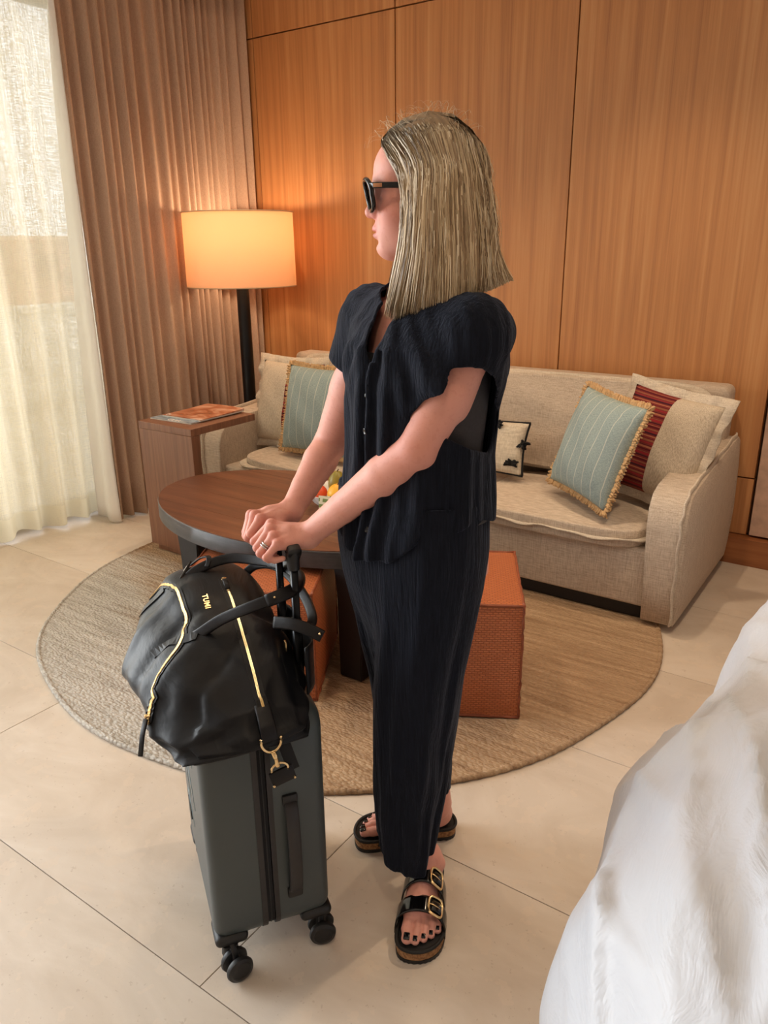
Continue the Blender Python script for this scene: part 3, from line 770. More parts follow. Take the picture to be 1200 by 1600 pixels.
# ------------------------------------------------------------------ coffee table
ct = tag(empty('coffee_table', (-1.92, 2.15, 0)), 'low oval dark wood coffee table with a thick grey edge', 'table')
TA, TB, TZ = .652, .414, .50
def oval(n=96): return [(-1.92+TA*math.cos(2*math.pi*i/n), 2.15+TB*math.sin(2*math.pi*i/n)) for i in range(n)]
def oval_slab(nm, z0, z1, sc_, mat, bev=.003):
    ring = []
    for z, q in ((z0, 1-.01), (z0+bev, 1), (z1-bev, 1), (z1, 1-.006)): ring.append([(-1.92+(x+1.92)*sc_*q, 2.15+(y-2.15)*sc_*q, z) for x, y in oval()])
    V = [p for rg in ring for p in rg]; n = 96; F = []
    for k in range(3):
        for i in range(n): j = (i+1) % n; F.append((k*n+i, k*n+j, (k+1)*n+j, (k+1)*n+i))
    F.append(tuple(3*n+i for i in range(n))); F.append(tuple(reversed(range(n))))
    o = pydata(nm, V, F, mat); o.data.set_sharp_from_angle(angle=R(40)); return keep(o, ct)
rim = NT('dark_rim', rough=.42); a = rim.noise(1, 4, .6, rim.co((6, 6, 60))); b = rim.noise(30, 3); rim.color(rim.ramp(rim.math('ADD', rim.math('MULTIPLY', a, .7), rim.math('MULTIPLY', b, .3)), [(.35, lin((44, 42, 42))), (.6, lin((66, 62, 62))), (.75, lin((108, 104, 104)))])); rim.bump(a, .001, .5)
oval_slab('rim', .434, .4975, 1.0, rim.m)
# the top is laid from boards cut to the oval
def clip_board(y0, y1, z):
    pts = [];
    xs = lambda y: TA*.994*math.sqrt(max(0, 1-((y-2.15)/(TB*.994))**2))
    N = 14
    for k in range(N+1): y = y0+(y1-y0)*k/N; pts.append((-1.92+xs(y), y))
    for k in range(N+1): y = y1-(y1-y0)*k/N; pts.append((-1.92-xs(y), y))
    V = [(x, y, z) for x, y in pts]+[(x, y, z-.004) for x, y in pts]; m = len(pts)
    F = [tuple(range(m)), tuple(reversed(range(m, 2*m)))]+[(i, m+i, m+(i+1) % m, (i+1) % m) for i in range(m)]
    return V, F
ys = [-.4116, -.245, -.075, .085, .255, .4116]
for a, b in zip(ys[:-1], ys[1:]):
    V, F = clip_board(2.15+a+.0006, 2.15+b-.0006, .5005); keep(pydata('board', V, F, MAT['table_wood'], smooth=False), ct)
LEGM = plain('leg_black', (30, 27, 27), .5, nz=30)
for sx_ in (-1, 1):
    for sy_ in (-1, 1):
        x = -1.92+(.462 if sx_ > 0 else -.325); y = 2.15+sy_*.225
        prof = [(.0, .0145), (.095, .0145), (.098, .30), (.102, .38), (.112, .434), (-.03, .434), (-.012, .38), (-.003, .30)]
        V = [(x+sx_*(.05-p), y+sy_*q, z) for q in (-.055, .055) for (p, z) in prof]; m = 8
        F = [tuple(range(m)), tuple(reversed(range(m, 2*m)))]+[(i, m+i, m+(i+1) % m, (i+1) % m) for i in range(m)]
        o = pydata('leg', V, F, LEGM, smooth=False); bm = bmesh.new(); bm.from_mesh(o.data); bmesh.ops.recalc_face_normals(bm, faces=bm.faces); bmesh.ops.bevel(bm, geom=bm.edges[:], offset=.004, segments=2, affect='EDGES'); bm.to_mesh(o.data); bm.free(); keep(o, ct)

# ------------------------------------------------------------------ fruit bowl and cards
BX, BY, BZ = -1.755, 2.20, .5005
bowl = lathe('fruit_bowl', [(0, .004), (.045, .0), (.055, .006), (.09, .035), (.118, .070), (.122, .076), (.117, .076), (.09, .042), (.05, .014), (0, .012)], plain('white_china', (236, 234, 230), .18), n=96, loc=(0, 0, 0), flute=lambda a, z: 1+.05*min(1, z/.02)*(abs(math.cos(6*a))-.6)*(1 if z < .074 else .6))
bowl.location = (BX, BY, BZ); tag(bowl, 'white fluted china fruit bowl on the coffee table', 'bowl')
def fruit(name, label, loc, r, col, cat, squash=.92):
    root = tag(empty(name, loc), label, cat)
    m = NT(name+'_skin', rough=.4); a = m.noise(12, 3); m.color(m.ramp(a, [(.3, lin(col[0])), (.7, lin(col[1]))])); m.bump(m.noise(180, 2), .0006, .4)
    pr = [(r*math.sin(math.pi*k/14)*(1+.04*math.sin(2*math.pi*k/14)), -r*squash*math.cos(math.pi*k/14)+(-.12*r if k == 14 else 0)) for k in range(15)]
    b = lathe('flesh', pr, m.m, n=24); b.parent = root
    s = tube('stalk', [(0, 0, r*squash*.75), (.002, 0, r*squash*.98), (.006, .002, r*squash*1.16)], .0022, plain('stalk_brown', (84, 62, 34), .8), n=6); s.parent = root
    return root
fruit('orange_fruit', 'yellow-orange fruit at the right of the white bowl', (BX+.028, BY-.028, BZ+.072), .040, ((230, 150, 30), (244, 188, 50)), 'fruit')
fruit('red_apple', 'small red fruit at the left of the white bowl', (BX-.060, BY-.030, BZ+.062), .031, ((206, 62, 34), (226, 96, 54)), 'fruit')
fruit('olive_pear', 'tall olive-green fruit at the back of the bowl', (BX-.028, BY+.042, BZ+.086), .036, ((120, 108, 30), (150, 132, 44)), 'fruit', 1.35)
fruit('peach', 'peach-coloured fruit behind the orange one', (BX+.045, BY+.048, BZ+.080), .036, ((236, 186, 150), (244, 206, 176)), 'fruit')
cm = NT('printed_card', rough=.6); br = cm.n('ShaderNodeTexBrick'); br.offset = .5
br.inputs['Scale'].default_value = 1; br.inputs['Brick Width'].default_value = .5; br.inputs['Row Height'].default_value = .24; br.inputs['Mortar Size'].default_value = .052; br.inputs['Mortar Smooth'].default_value = 0
br.inputs['Color1'].default_value = (*lin((128, 146, 82)), 1); br.inputs['Color2'].default_value = (*lin((140, 156, 92)), 1); br.inputs['Mortar'].default_value = (*lin((240, 232, 204)), 1)
cm.l(cm.co((1, 1, 1), (0, 0, .12), 'UV'), br.inputs[0]); cm.color(br.outputs['Color'])
def card(name, label, p0, right, up, w_, h_, mat, th=.0012):
    rt = Vector(right).normalized(); u = Vector(up).normalized(); n_ = rt.cross(u); V = []
    for s_ in (-1, 1):
        for a, b in ((0, 0), (1, 0), (1, 1), (0, 1)): V.append(Vector(p0)+rt*w_*a+u*h_*b+n_*th*s_)
    F = [(0, 1, 2, 3), (7, 6, 5, 4), (0, 4, 5, 1), (1, 5, 6, 2), (2, 6, 7, 3), (3, 7, 4, 0)]
    o = pydata(name, V, F, mat, smooth=False); uvl = o.data.uv_layers.new(name='UVMap')
    for l_ in o.data.loops: uvl.data[l_.index].uv = ((l_.vertex_index % 4) in (1, 2), (l_.vertex_index % 4) in (2, 3))
    return tag(o, label, 'card')
card('patterned_card', 'cream card with green dashes leaning on the fruit bowl', (-1.722, 2.050, .5010), (.93, .36, 0), (-.10, .16, .98), .10, .092, cm.m)

# ------------------------------------------------------------------ ottomans
def ottoman(label, corner, d1, d2, s, h, seed):
    """cube pouf of woven leather with raised seams; corner = near right foot corner, d1/d2 = unit floor directions"""
    d1 = Vector((*d1, 0)).normalized(); d2 = Vector((*d2, 0)).normalized(); c = Vector((*corner, 0))
    root = tag(empty('ottoman', c+(d1+d2)*s/2), label, 'ottoman')
    z0 = .020; n = 14; faces = []
    def P_(a, b, z): return c+d1*s*a+d2*s*b+Vector((0, 0, z0+(h-z0)*z))
    defs = [('side_panel', lambda u, v: P_(u, 0, v), -d2), ('side_panel', lambda u, v: P_(0, 1-u, v), -d1), ('side_panel', lambda u, v: P_(1-u, 1, v), d2), ('side_panel', lambda u, v: P_(1, u, v), d1), ('top_panel', lambda u, v: P_(u, v, 1), Vector((0, 0, 1)))]
    for nm, fn, nr in defs:
        V, UV, F = [], [], []
        for i in range(n):
            for j in range(n):
                u, v = i/(n-1), j/(n-1); pf = 16*u*(1-u)*v*(1-v); V.append(fn(u, v)+nr*(.014*pf**.6 if nm != 'top_panel' else .012*pf**.6)); UV.append((u*s, v*s))
        for i in range(n-1):
            for j in range(n-1): F.append((i*n+j, (i+1)*n+j, (i+1)*n+j+1, i*n+j+1))
        o = pydata(nm, V, F, MAT['woven_leather']); uvl = o.data.uv_layers.new(name='UVMap')
        for l_ in o.data.loops: uvl.data[l_.index].uv = UV[l_.vertex_index]
        bm = bmesh.new(); bm.from_mesh(o.data); bmesh.ops.recalc_face_normals(bm, faces=bm.faces)
        bm.faces.ensure_lookup_table()
        if bm.faces[0].normal.dot(nr) < 0: bmesh.ops.reverse_faces(bm, faces=bm.faces)
        bm.to_mesh(o.data); bm.free(); keep(o, root)
    E = [((0, 0, 1), (1, 0, 1)), ((1, 0, 1), (1, 1, 1)), ((1, 1, 1), (0, 1, 1)), ((0, 1, 1), (0, 0, 1)), ((0, 0, 0), (0, 0, 1)), ((1, 0, 0), (1, 0, 1)), ((1, 1, 0), (1, 1, 1)), ((0, 1, 0), (0, 1, 1)), ((0, 0, 0), (1, 0, 0)), ((1, 0, 0), (1, 1, 0)), ((1, 1, 0), (0, 1, 0)), ((0, 1, 0), (0, 0, 0))]
    r = random.Random(seed)
    for a, b in E:
        pts = [P_(*a).lerp(P_(*b), k/16)+Vector((r.gauss(0, .0008), r.gauss(0, .0008), r.gauss(0, .0008))) for k in range(17)]
        keep(tube('seam', pts, .0048, MAT['leather_piping'], n=8), root)
    bt = [P_(0, 0, 0), P_(1, 0, 0), P_(1, 1, 0), P_(0, 1, 0)]
    keep(pydata('bottom_panel', bt, [(3, 2, 1, 0)], MAT['leather_piping'], smooth=False), root)
    return root
ottoman('tan woven leather cube ottoman in front of the sofa beside the trousers', (-.862, 1.975), (-.87, -.49), (-.49, .87), .44, .412, 1)
ottoman('tan woven leather cube ottoman half under the coffee table behind the black bag', (-1.466, 1.694), (-.87, -.49), (-.49, .87), .46, .405, 2)

# ------------------------------------------------------------------ bed with white duvet
bed = tag(empty('bed', (.7, 1.7, 0)), 'bed corner under a rumpled glossy white duvet', 'bed')
keep(box('mattress', (.86, 1.80, .34), (1.78, 1.75, .30), plain('mattress_white', (226, 224, 220), .8), bev=.05, seg=3), bed)
keep(box('bed_base', (.86, 1.80, .10), (1.72, 1.70, .17), plain('bed_base_wood', (96, 60, 38), .5), bev=.01), bed)
def duvet():
    x0, x1, y0, y1, rc = -.340, 1.78, .60, 3.02, .44
    def edge(s):   # s 0..1 from (x1,y0) round the two left corners to (x1,y1): point and inward normal
        a, b, c = x1-x0-rc, y1-y0-2*rc, x1-x0-rc; q = math.pi*rc/2; L = a+q+b+q+c; d = s*L
        if d < a: return (x1-d, y0), (0, 1), d
        d2 = d-a
        if d2 < q: t = d2/rc; return (x0+rc-rc*math.sin(t), y0+rc-rc*math.cos(t)), (math.sin(t), math.cos(t)), d
        d2 -= q
        if d2 < b: return (x0, y0+rc+d2), (1, 0), d
        d2 -= b
        if d2 < q: t = d2/rc; return (x0+rc-rc*math.cos(t), y1-rc+rc*math.sin(t)), (math.cos(t), -math.sin(t)), d
        return (x0+rc+(d2-q), y1), (0, -1), d
    prof = spline([(.055, .03, 0), (.030, .10, 0), (.008, .20, 0), (.000, .29, 0), (.012, .39, 0), (.055, .49, 0), (.125, .565, 0), (.22, .615, 0), (.33, .640, 0)], 6)
    prof = [(p.x, p.y) for p in prof]; nt = len(prof); nu = 420; V, F = [], []
    def fold(d, t):    # creases fanning down from the mattress edge
        h = max(0, 1-t)
        f = .020*math.sin(d*11.5+1.1*math.sin(d*3)+1.5*t)*h**.8 + .012*math.sin(d*23+2.5*t+1.3*math.sin(d*5))*h*(1-.5*t) + .006*math.sin(d*47-3*t)*h*h
        f += .012*math.sin(d*6.2+6*t)*math.sin(math.pi*t)
        return f
    for i in range(nu):
        (ex, ey), (nx, ny), d = edge(i/(nu-1))
        taper = .075*min(1, max(0, (ey-1.35)/.9)) if nx > .2 else .03
        for j, (e, z) in enumerate(prof):
            t = j/(nt-1); fo = fold(d, t); e2 = e+taper*nx-fo; zz = z+.010*math.sin(d*9+4*t)*math.sin(math.pi*t)
            # a long diagonal crease and a soft hollow
            V.append((ex+nx*e2, ey+ny*e2, zz))
    for i in range(nu-1):
        for j in range(nt-1): F.append((i*nt+j, i*nt+j+1, (i+1)*nt+j+1, (i+1)*nt+j))
    # top: run on towards the middle line of the bed
    K = 70; base = len(V)
    for i in range(nu):
        (ex, ey), (nx, ny), d = edge(i/(nu-1)); p = V[i*nt+nt-1]; tx = min(max(p[0], .75), x1); ty = 1.75
        for k in range(1, K+1):
            q = k/K; x = p[0]+(tx-p[0])*q; y = p[1]+(ty-p[1])*q
            z = p[2]+.02*q*(1-q)*2+.012*math.sin(x*7+y*4.5+1)*min(1, q*4)*(1-.3*q)+.007*math.sin(x*17-y*11)*min(1, q*4)+.014*math.exp(-((x*.8+y*.45-.62)/.03)**2)*min(1, q*5)+.012*math.exp(-((x*.9+y*.35-.72)/.022)**2)*min(1, q*5)
            V.append((x, y, z))
    for i in range(nu-1):
        for k in range(K):
            a = i*nt+nt-1 if k == 0 else base+i*K+k-1; b = (i+1)*nt+nt-1 if k == 0 else base+(i+1)*K+k-1
            F.append((a, base+i*K+k, base+(i+1)*K+k, b))
    return V, F
V, F = duvet()
from mathutils import noise as mn
def crease(p):
    # long soft folds that run with the bed edge, finer ones across them
    a = mn.noise(Vector((p[0]*4.2+p[1]*1.2, p[1]*1.1-p[0]*.5, 3.1+p[2]*1.5))); b = mn.noise(Vector((p[0]*9+p[1]*3.2, p[1]*2.1, 7.7+p[2]*3))); c = mn.noise(Vector((p[0]*22, p[1]*7-p[0]*6, p[2]*9)))
    r1 = max(0, 1-abs(a)*3.2)**2; r2 = max(0, 1-abs(b)*3.0)**2
    return .040*r1**1.5+.022*r2**1.3+.026*a+.004*c
def disp(p):
    k = crease(p); side = max(0, min(1, (.60-p[2])/.4)); return (p[0]-k*.45*side*(1 if p[1] > .8 else .4), p[1]-k*.3*(side if p[1] < .9 else 0), p[2]+k*(1-.75*side)*min(1, p[2]/.15))
V = [disp(p) for p in V]
sat = NT('white_sateen', rough=.42, col=lin((204, 208, 216)), spec=.3); sat.b.inputs['Sheen Weight'].default_value = .15
cr = sat.noise(1, 4, .6, sat.co((11, 4.5, 11)), 1.6); cr2 = sat.noise(1, 3, .6, sat.co((34, 15, 34)), 1.0); sat.bump(sat.math('ADD', cr, sat.math('MULTIPLY', cr2, .05)), .016, .35)
keep(pydata('duvet', V, F, sat.m), bed)

# ------------------------------------------------------------------ suitcase (local frame: x thickness, y width, z up)
SA = R(56.0)
sc_ = tag(empty('suitcase', (-.99, .793, 0), SA), 'dark grey-green hard-shell spinner suitcase standing under the black bag', 'suitcase')
def loc(o, p=None): o.parent = p or sc_; return o
SHELL = NT('shell_green', rough=.42, col=lin((64, 72, 74))); n1 = SHELL.noise(700, 2); SHELL.bump(n1, .0003, .4); SHELL = SHELL.m
RUB = plain('black_rubber', (20, 20, 22), .5); ZIPB = plain('zip_tape', (16, 17, 22), .85, nz=200); TRIMB = plain('trim_leather', (34, 31, 33), .5, nz=80)
CW, CZ0, CZ1, CT = .385, .068, .588, .250
def rrect(y0, y1, z0, z1, r, n=8):
    out = []
    for cx, cz, a0 in ((y1-r, z1-r, 0), (y0+r, z1-r, 90), (y0+r, z0+r, 180), (y1-r, z0+r, 270)):
        for k in range(n+1): a = R(a0+90*k/n); out.append((cx+r*math.cos(a), cz+r*math.sin(a)))
    return out
def shell(x_out, x_in, r=.026):
    s = 1 if x_in > x_out else -1; rings = []; n = 7
    for k in range(n+1):
        a = math.pi/2*k/n; ins = r*(1-math.sin(a)); rings.append((x_out+s*r*(1-math.cos(a)), ins))
    rings += [(x_out+s*.6*abs(x_in-x_out), -.0015), (x_in, 0), (x_in, .006)]
    V, F = [], []
    for x, ins in rings:
        rr = max(.012, .048-ins)
        for y, z in rrect(ins, CW-ins, CZ0+ins, CZ1-ins, rr): V.append((x, y, z))
    m = len(V)//len(rings)
    for k in range(len(rings)-1):
        for i in range(m): j = (i+1) % m; F.append((k*m+i, k*m+j, (k+1)*m+j, (k+1)*m+i))
    F.append(tuple(range(m)))
    F.append(tuple((len(rings)-1)*m+i for i in range(m)))
    o = pydata('shell', V, F, SHELL); bm = bmesh.new(); bm.from_mesh(o.data); bmesh.ops.recalc_face_normals(bm, faces=bm.faces); bm.to_mesh(o.data); bm.free()
    o.data.set_sharp_from_angle(angle=R(35)); return loc(o)
front_shell = shell(0, .102); shell(CT, .136)
def band(nm, x0, x1, ins, mat, n=6):
    V, F = [], []
    prof = [(x0, ins+.004), (x0, ins), (x1, ins), (x1, ins+.004)]
    for x, i_ in prof:
        for y, z in rrect(i_, CW-i_, CZ0+i_, CZ1-i_, .048-i_): V.append((x, y, z))
    m = len(V)//4
    for k in range(4):
        for i in range(m): j = (i+1) % m; F.append((k*m+i, ((k+1) % 4)*m+i, ((k+1) % 4)*m+j, k*m+j))
    o = pydata(nm, V, F, mat, smooth=False); bm = bmesh.new(); bm.from_mesh(o.data); bmesh.ops.recalc_face_normals(bm, faces=bm.faces); bm.to_mesh(o.data); bm.free(); return loc(o)
band('zip_tape', .1125, .1265, .003, ZIPB); band('piping', .1000, .1115, -.002, TRIMB); band('piping', .1275, .138, -.002, TRIMB)
band('zip_teeth', .1185, .1205, .0018, RUB)
# side carry handle on the near narrow face
loc(tube('side_handle', spline([(.172, -.001, .172), (.172, -.014, .185), (.172, -.021, .23), (.172, -.023, .285), (.172, -.021, .34), (.172, -.014, .382), (.172, -.001, .394)], 5), 1, TRIMB, n=16, flat=(.0135, .006), up=Vector((0, -1, 0))))
for z in (.165, .400): loc(box('handle_mount', (.172, -.003, z), (.032, .010, .026), RUB, bev=.004))
# corner guards and twin wheels
for ix, (wx, sx) in enumerate(((.036, 1), (CT-.036, -1))):
    for iy, (wy, sy) in enumerate(((.044, 1), (CW-.044, -1))):
        gd = loc(box('corner_guard', (wx-sx*.003, wy-sy*.009, .079), (.070, .074, .026), RUB, bev=.012, seg=4))
        wo = (.058 if sx > 0 else .036) if sy > 0 else .0; wh = empty('wheel', (wx+(.014 if sx < 0 else 0), wy-wo, .030), R(14 if sx > 0 else -8)); wh.parent = sc_
        hs = lathe('housing', [(.0, .0), (.016, .0), (.018, .008), (.016, .030), (.022, .038), (.0, .040)], RUB, n=24, loc=(0, wo*.55, .0)); hs.parent = wh
        fk = tube('fork', [(0, wo*.55, .040), (0, wo*.35, .030), (0, 0, .004)], 1, RUB, n=12, flat=(.007, .013), up=Vector((0, .6, .8))); fk.parent = wh
        for s in (-1, 1):
            d = lathe('tyre', [(0, -.008), (.021, -.008), (.0275, -.0055), (.0295, 0), (.0275, .0055), (.021, .008), (.0205, .0088), (.017, .0088), (.0165, .0080), (0, .0080)], RUB, n=36, axis=(0, s, 0), loc=(0, s*.0145, 0)); d.parent = wh
        ax = tube('axle', [(0, -.02, 0), (0, .02, 0)], .006, RUB, n=10); ax.parent = wh
# pull-out handle
ALU = plain('anodised_black', (26, 28, 32), .28, .7)
HX, HY0, HY1, HZ = .234, .112, .242, .891
for y in (HY0, HY1):
    loc(tube('rod', [(HX, y, .575), (HX, y, .862)], 1, ALU, n=20, flat=(.0085, .0075), up=Vector((1, 0, 0))))
    loc(tube('outer_rod', [(HX, y, .575), (HX, y, .74)], 1, ALU, n=20, flat=(.0105, .0095), up=Vector((1, 0, 0))))
    loc(lathe('collar', [(0, .848), (.0120, .848), (.0128, .852), (.0128, .868), (.0150, .874), (.0155, .886), (0, .886)], RUB, n=24, loc=(HX, y, 0)))
loc(tube('grip', spline([(HX, HY0-.016, HZ-.004), (HX, HY0, HZ), (HX, (HY0+HY1)/2, HZ+.003), (HX, HY1, HZ), (HX, HY1+.022, HZ-.004)], 5), 1, RUB, n=20, flat=(.0135, .0105)))
# fine pale lines across the wide front face
LINEP = plain('pale_line', (168, 186, 190), .4)
for k, (ya, za, yb, zb) in enumerate(((.10, .58, .075, .50), (.20, .545, .13, .43), (.27, .50, .20, .40), (.27, .39, .17, .29), (.33, .36, .25, .27), (.31, .25, .24, .19))):
    loc(tube('pale_line', [(-.0006, ya, za), (-.0006, yb, zb)], .0007, LINEP, n=5))
loc(box('badge', (-.001, .30, .20), (.003, .03, .05), RUB, bev=.001))

# ------------------------------------------------------------------ black weekender bag resting on the suitcase (same local frame)
bag = tag(empty('weekender_bag', (-.99, .793, 0), SA), 'black nylon weekender bag with gold zips slumped over the suitcase', 'bag')
def bloc(o, p=None): o.parent = p or bag; return o
NY = NT('black_nylon', rough=.46, col=lin((9, 10, 15)), spec=.26); NY.b.inputs['Sheen Weight'].default_value = .06; NY.b.inputs['Sheen Roughness'].default_value = .4
w1 = NY.noise(1, 4, .6, NY.co((9, 4, 11)), .8); w2 = NY.noise(900, 2); NY.bump(NY.math('ADD', w1, NY.math('MULTIPLY', w2, .02)), .010, .4); NY = NY.m
LEA = plain('black_leather', (15, 13, 16), .48, spec=.3, nz=120, bump=.0006)
GOLD = plain('gold_metal', (238, 208, 156), .22, 1.0)
secs = [
 (-.028, [(-.012, .552), (-.004, .562), (.05, .580), (.13, .588), (.18, .585), (.205, .578), (.206, .562), (.19, .553), (.05, .548)]),
 (.000, [(-.035, .550), (-.022, .575), (.045, .608), (.13, .620), (.185, .616), (.218, .598), (.220, .578), (.20, .574), (.02, .572)]),
 (.070, [(-.060, .556), (-.058, .588), (.025, .650), (.13, .668), (.192, .662), (.226, .632), (.222, .600), (.20, .590), (.01, .590)]),
 (.160, [(-.070, .560), (-.080, .618), (.008, .686), (.13, .709), (.190, .704), (.217, .668), (.214, .605), (.19, .591), (.0, .591)]),
 (.270, [(-.072, .570), (-.088, .640), (.006, .712), (.13, .740), (.186, .734), (.213, .680), (.210, .610), (.18, .591), (-.01, .591)]),
 (.370, [(-.058, .580), (-.072, .655), (.010, .728), (.13, .752), (.186, .742), (.210, .685), (.205, .610), (.17, .591), (-.01, .591)]),
 (.445, [(-.025, .590), (-.036, .668), (.028, .738), (.13, .752), (.180, .735), (.198, .670), (.190, .610), (.16, .588), (.01, .586)]),
 (.520, [(.012, .605), (.008, .665), (.055, .718), (.125, .722), (.165, .704), (.178, .650), (.170, .615), (.14, .600), (.04, .596)]),
]
def bag_surface():
    ny, na = 88, 108; ring = []
    for y, pts in secs:
        sp = spline([(p[0], p[1], 0) for p in pts], 12, True); ring.append((y, [(q.x, q.y) for q in sp]))
    ysn = [y for y, _ in ring]; V, F = [], []
    yy = np.interp(np.linspace(0, 1, ny), np.linspace(0, 1, len(ysn)), ysn)
    arr = np.array([r for _, r in ring])                          # sec, na, 2
    def samp(y):
        k = min(max(np.searchsorted(ysn, y)-1, 0), len(ysn)-2); t = (y-ysn[k])/(ysn[k+1]-ysn[k])
        a, b, c, d = arr[max(k-1, 0)], arr[k], arr[k+1], arr[min(k+2, len(arr)-1)]
        return .5*((2*b)+(c-a)*t+(2*a-5*b+4*c-d)*t*t+(3*b-a-3*c+d)*t**3)
    for i, y in enumerate(yy):
        s = samp(y); c = s.mean(0)
        for j, p in enumerate(s):
            d = p-c; ln = np.linalg.norm(d)+1e-9; u = j/na; up = max(0, d[1]/ln)
            side = max(0, -d[0]/ln)
            rdg = lambda q: 1-abs(math.sin(q))*1.6
            wr = .0070*rdg(15*y+6*u*3.14+1.3*math.sin(7*y+5*u))*(.35+.65*side) + .0035*math.sin(60*u+16*y)*(.3+.7*(1-up)) + .0060*rdg(9*y-14*u+1.2+.8*math.sin(11*y))
            # long diagonal creases running off the shoulders
            for (y0, u0, sl, am, wd) in ((.10, .12, .9, .012, .020), (.21, .16, .7, -.010, .018), (.30, .10, .6, .011, .02), (.04, .62, -.5, -.011, .02), (.12, .55, -.8, .012, .018), (.05, .20, 1.4, -.010, .016), (.20, .44, -.6, -.009, .02)):
                q = (y-y0)-sl*(u-u0)*.5; wr += am*math.exp(-(q/wd)**2)*math.exp(-((u-u0)/.12)**2)
            if p[1] < .60 and 0 < p[0] < .20 and -.01 < y < .39: wr *= .1
            V.append((p[0]+d[0]/ln*wr, y, p[1]+d[1]/ln*wr))
    for i in range(ny-1):
        for j in range(na): k = (j+1) % na; F.append((i*na+j, i*na+k, (i+1)*na+k, (i+1)*na+j))
    for e, sgn in ((0, -1), (ny-1, 1)):
        prev = [e*na+j for j in range(na)]; c = np.mean([V[k] for k in prev], 0)
        for q in (.8, .5, .2):
            b = len(V)
            for j in range(na): p = V[e*na+j]; V.append((c[0]+(p[0]-c[0])*q, p[1]+sgn*.018*(1-q*q), c[2]+(p[2]-c[2])*q))
            for j in range(na): k = (j+1) % na; F.append((prev[j], prev[k], b+k, b+j))
            prev = [b+j for j in range(na)]
        F.append(tuple(prev))
    return V, F
V, F = bag_surface(); body = pydata('body', V, F, NY); bm = bmesh.new(); bm.from_mesh(body.data); bmesh.ops.recalc_face_normals(bm, faces=bm.faces); bm.to_mesh(body.data)
from mathutils.bvhtree import BVHTree
bvh = BVHTree.FromBMesh(bm); bm.free(); bloc(body)
def on_bag(p, off=.0015):
    co, no, _, _ = bvh.find_nearest(Vector(p)); return co+no*off, no
def bag_strip(name, pts, halfw, th, mat, parent=None, off=.0015, n=8):
    """flat strip following the bag's skin"""
    P = spline(pts, n); V, F = [], []; Q = [on_bag(p, off) for p in P]
    for i, (c, no) in enumerate(Q):
        t = (Q[min(i+1, len(Q)-1)][0]-Q[max(i-1, 0)][0]).normalized(); s = t.cross(no).normalized()
        for a, h in ((-1, 0), (-1, th), (1, th), (1, 0)): V.append(c+s*halfw*a+no*(h-.0006))
    m = len(Q)
    for i in range(m-1):
        for k in range(4): F.append((i*4+k, i*4+(k+1) % 4, (i+1)*4+(k+1) % 4, (i+1)*4+k))
    F += [(0, 1, 2, 3), (4*m-1, 4*m-2, 4*m-3, 4*m-4)]
    o = pydata(name, V, F, mat, smooth=False); bm = bmesh.new(); bm.from_mesh(o.data); bmesh.ops.recalc_face_normals(bm, faces=bm.faces); bm.to_mesh(o.data); bm.free(); return bloc(o, parent)
ZT = NT('gold_zip_teeth', rough=.3, col=lin((236, 198, 134)), metal=1.0); wz = ZT.n('ShaderNodeTexWave'); wz.inputs['Scale'].default_value = 160; ZT.l(ZT.co(), wz.inputs[0]); ZT.bump(wz.outputs['Fac'], .001, .8); ZT = ZT.m
main = [(.128, .345, .76), (.129, .24, .74), (.130, .163, .71), (.130, .07, .67), (.131, .02, .63), (.132, -.004, .612)]
bag_strip('zip_tape', main, .011, .0014, LEA); bag_strip('zip_teeth', main, .0026, .0030, ZT)
pk = [(-.075, .085, .585), (-.062, .106, .60), (-.030, .135, .628), (.0, .165, .652), (.030, .215, .686), (.042, .27, .70), (.040, .331, .712), (.030, .385, .715), (.016, .425, .705), (-.02, .44, .68)]
bag_strip('pocket_tape', pk, .009, .0014, LEA); bag_strip('pocket_teeth', pk, .0030, .0030, ZT)
# zip pullers
def puller(p, dirv, ln):
    c, no = on_bag(p, .004); d = Vector(dirv).normalized(); r0 = bloc(box('zip_slider', c, (.012, .009, .006), GOLD, bev=.002))
    bloc(tube('zip_pull', [c+d*.006+no*.003, c+d*ln*.5+no*.006, c+d*ln+no*.003], 1, LEA, n=12, flat=(.0055, .0022), up=no))
puller((.128, .335, .76), (.0, -1, -.15), .045); puller((-.068, .098, .592), (-.25, -.45, -.75), .075)
# carrying handles
h1 = spline([(.026, .215, .688), (.040, .190, .700), (.089, .159, .742), (.141, .118, .778), (.189, .100, .798), (.235, .118, .803), (.258, .175, .803), (.246, .262, .796), (.204, .335, .786), (.150, .385, .780), (.085, .400, .760), (.040, .400, .728), (.020, .395, .712)], 6)
CAMUP = Vector((-.45, -.75, .45))
bloc(tube('handle', h1, 1, LEA, n=14, flat=(.0115, .0048), up=CAMUP))
h2 = spline([(.200, .165, .695), (.218, .145, .716), (.240, .080, .732), (.262, .092, .740), (.270, .170, .752), (.262, .270, .764), (.240, .340, .766), (.210, .385, .752), (.185, .395, .730)], 6)
bloc(tube('handle', h2, 1, LEA, n=14, flat=(.0100, .0044), up=CAMUP))
# padded grip wrapped round the first handle, with rivets
bloc(tube('handle_grip', h1[22:46], 1, LEA, n=14, flat=(.0132, .0070), up=CAMUP))
for p in (h1[24], h1[44]): bloc(lathe('rivet', [(0, 0), (.0026, .0), (.002, .002), (0, .0026)], GOLD, n=12, axis=(-.3, -.7, .6), loc=p+Vector((-.002, -.010, .006))))
bag_strip('strap_stitching', [(.045, .180, .70), (.01, .205, .67), (-.025, .235, .63)], .012, .002, LEA)
bag_strip('strap_stitching', [(.020, .395, .71), (-.01, .40, .69), (-.04, .40, .66)], .012, .002, LEA)
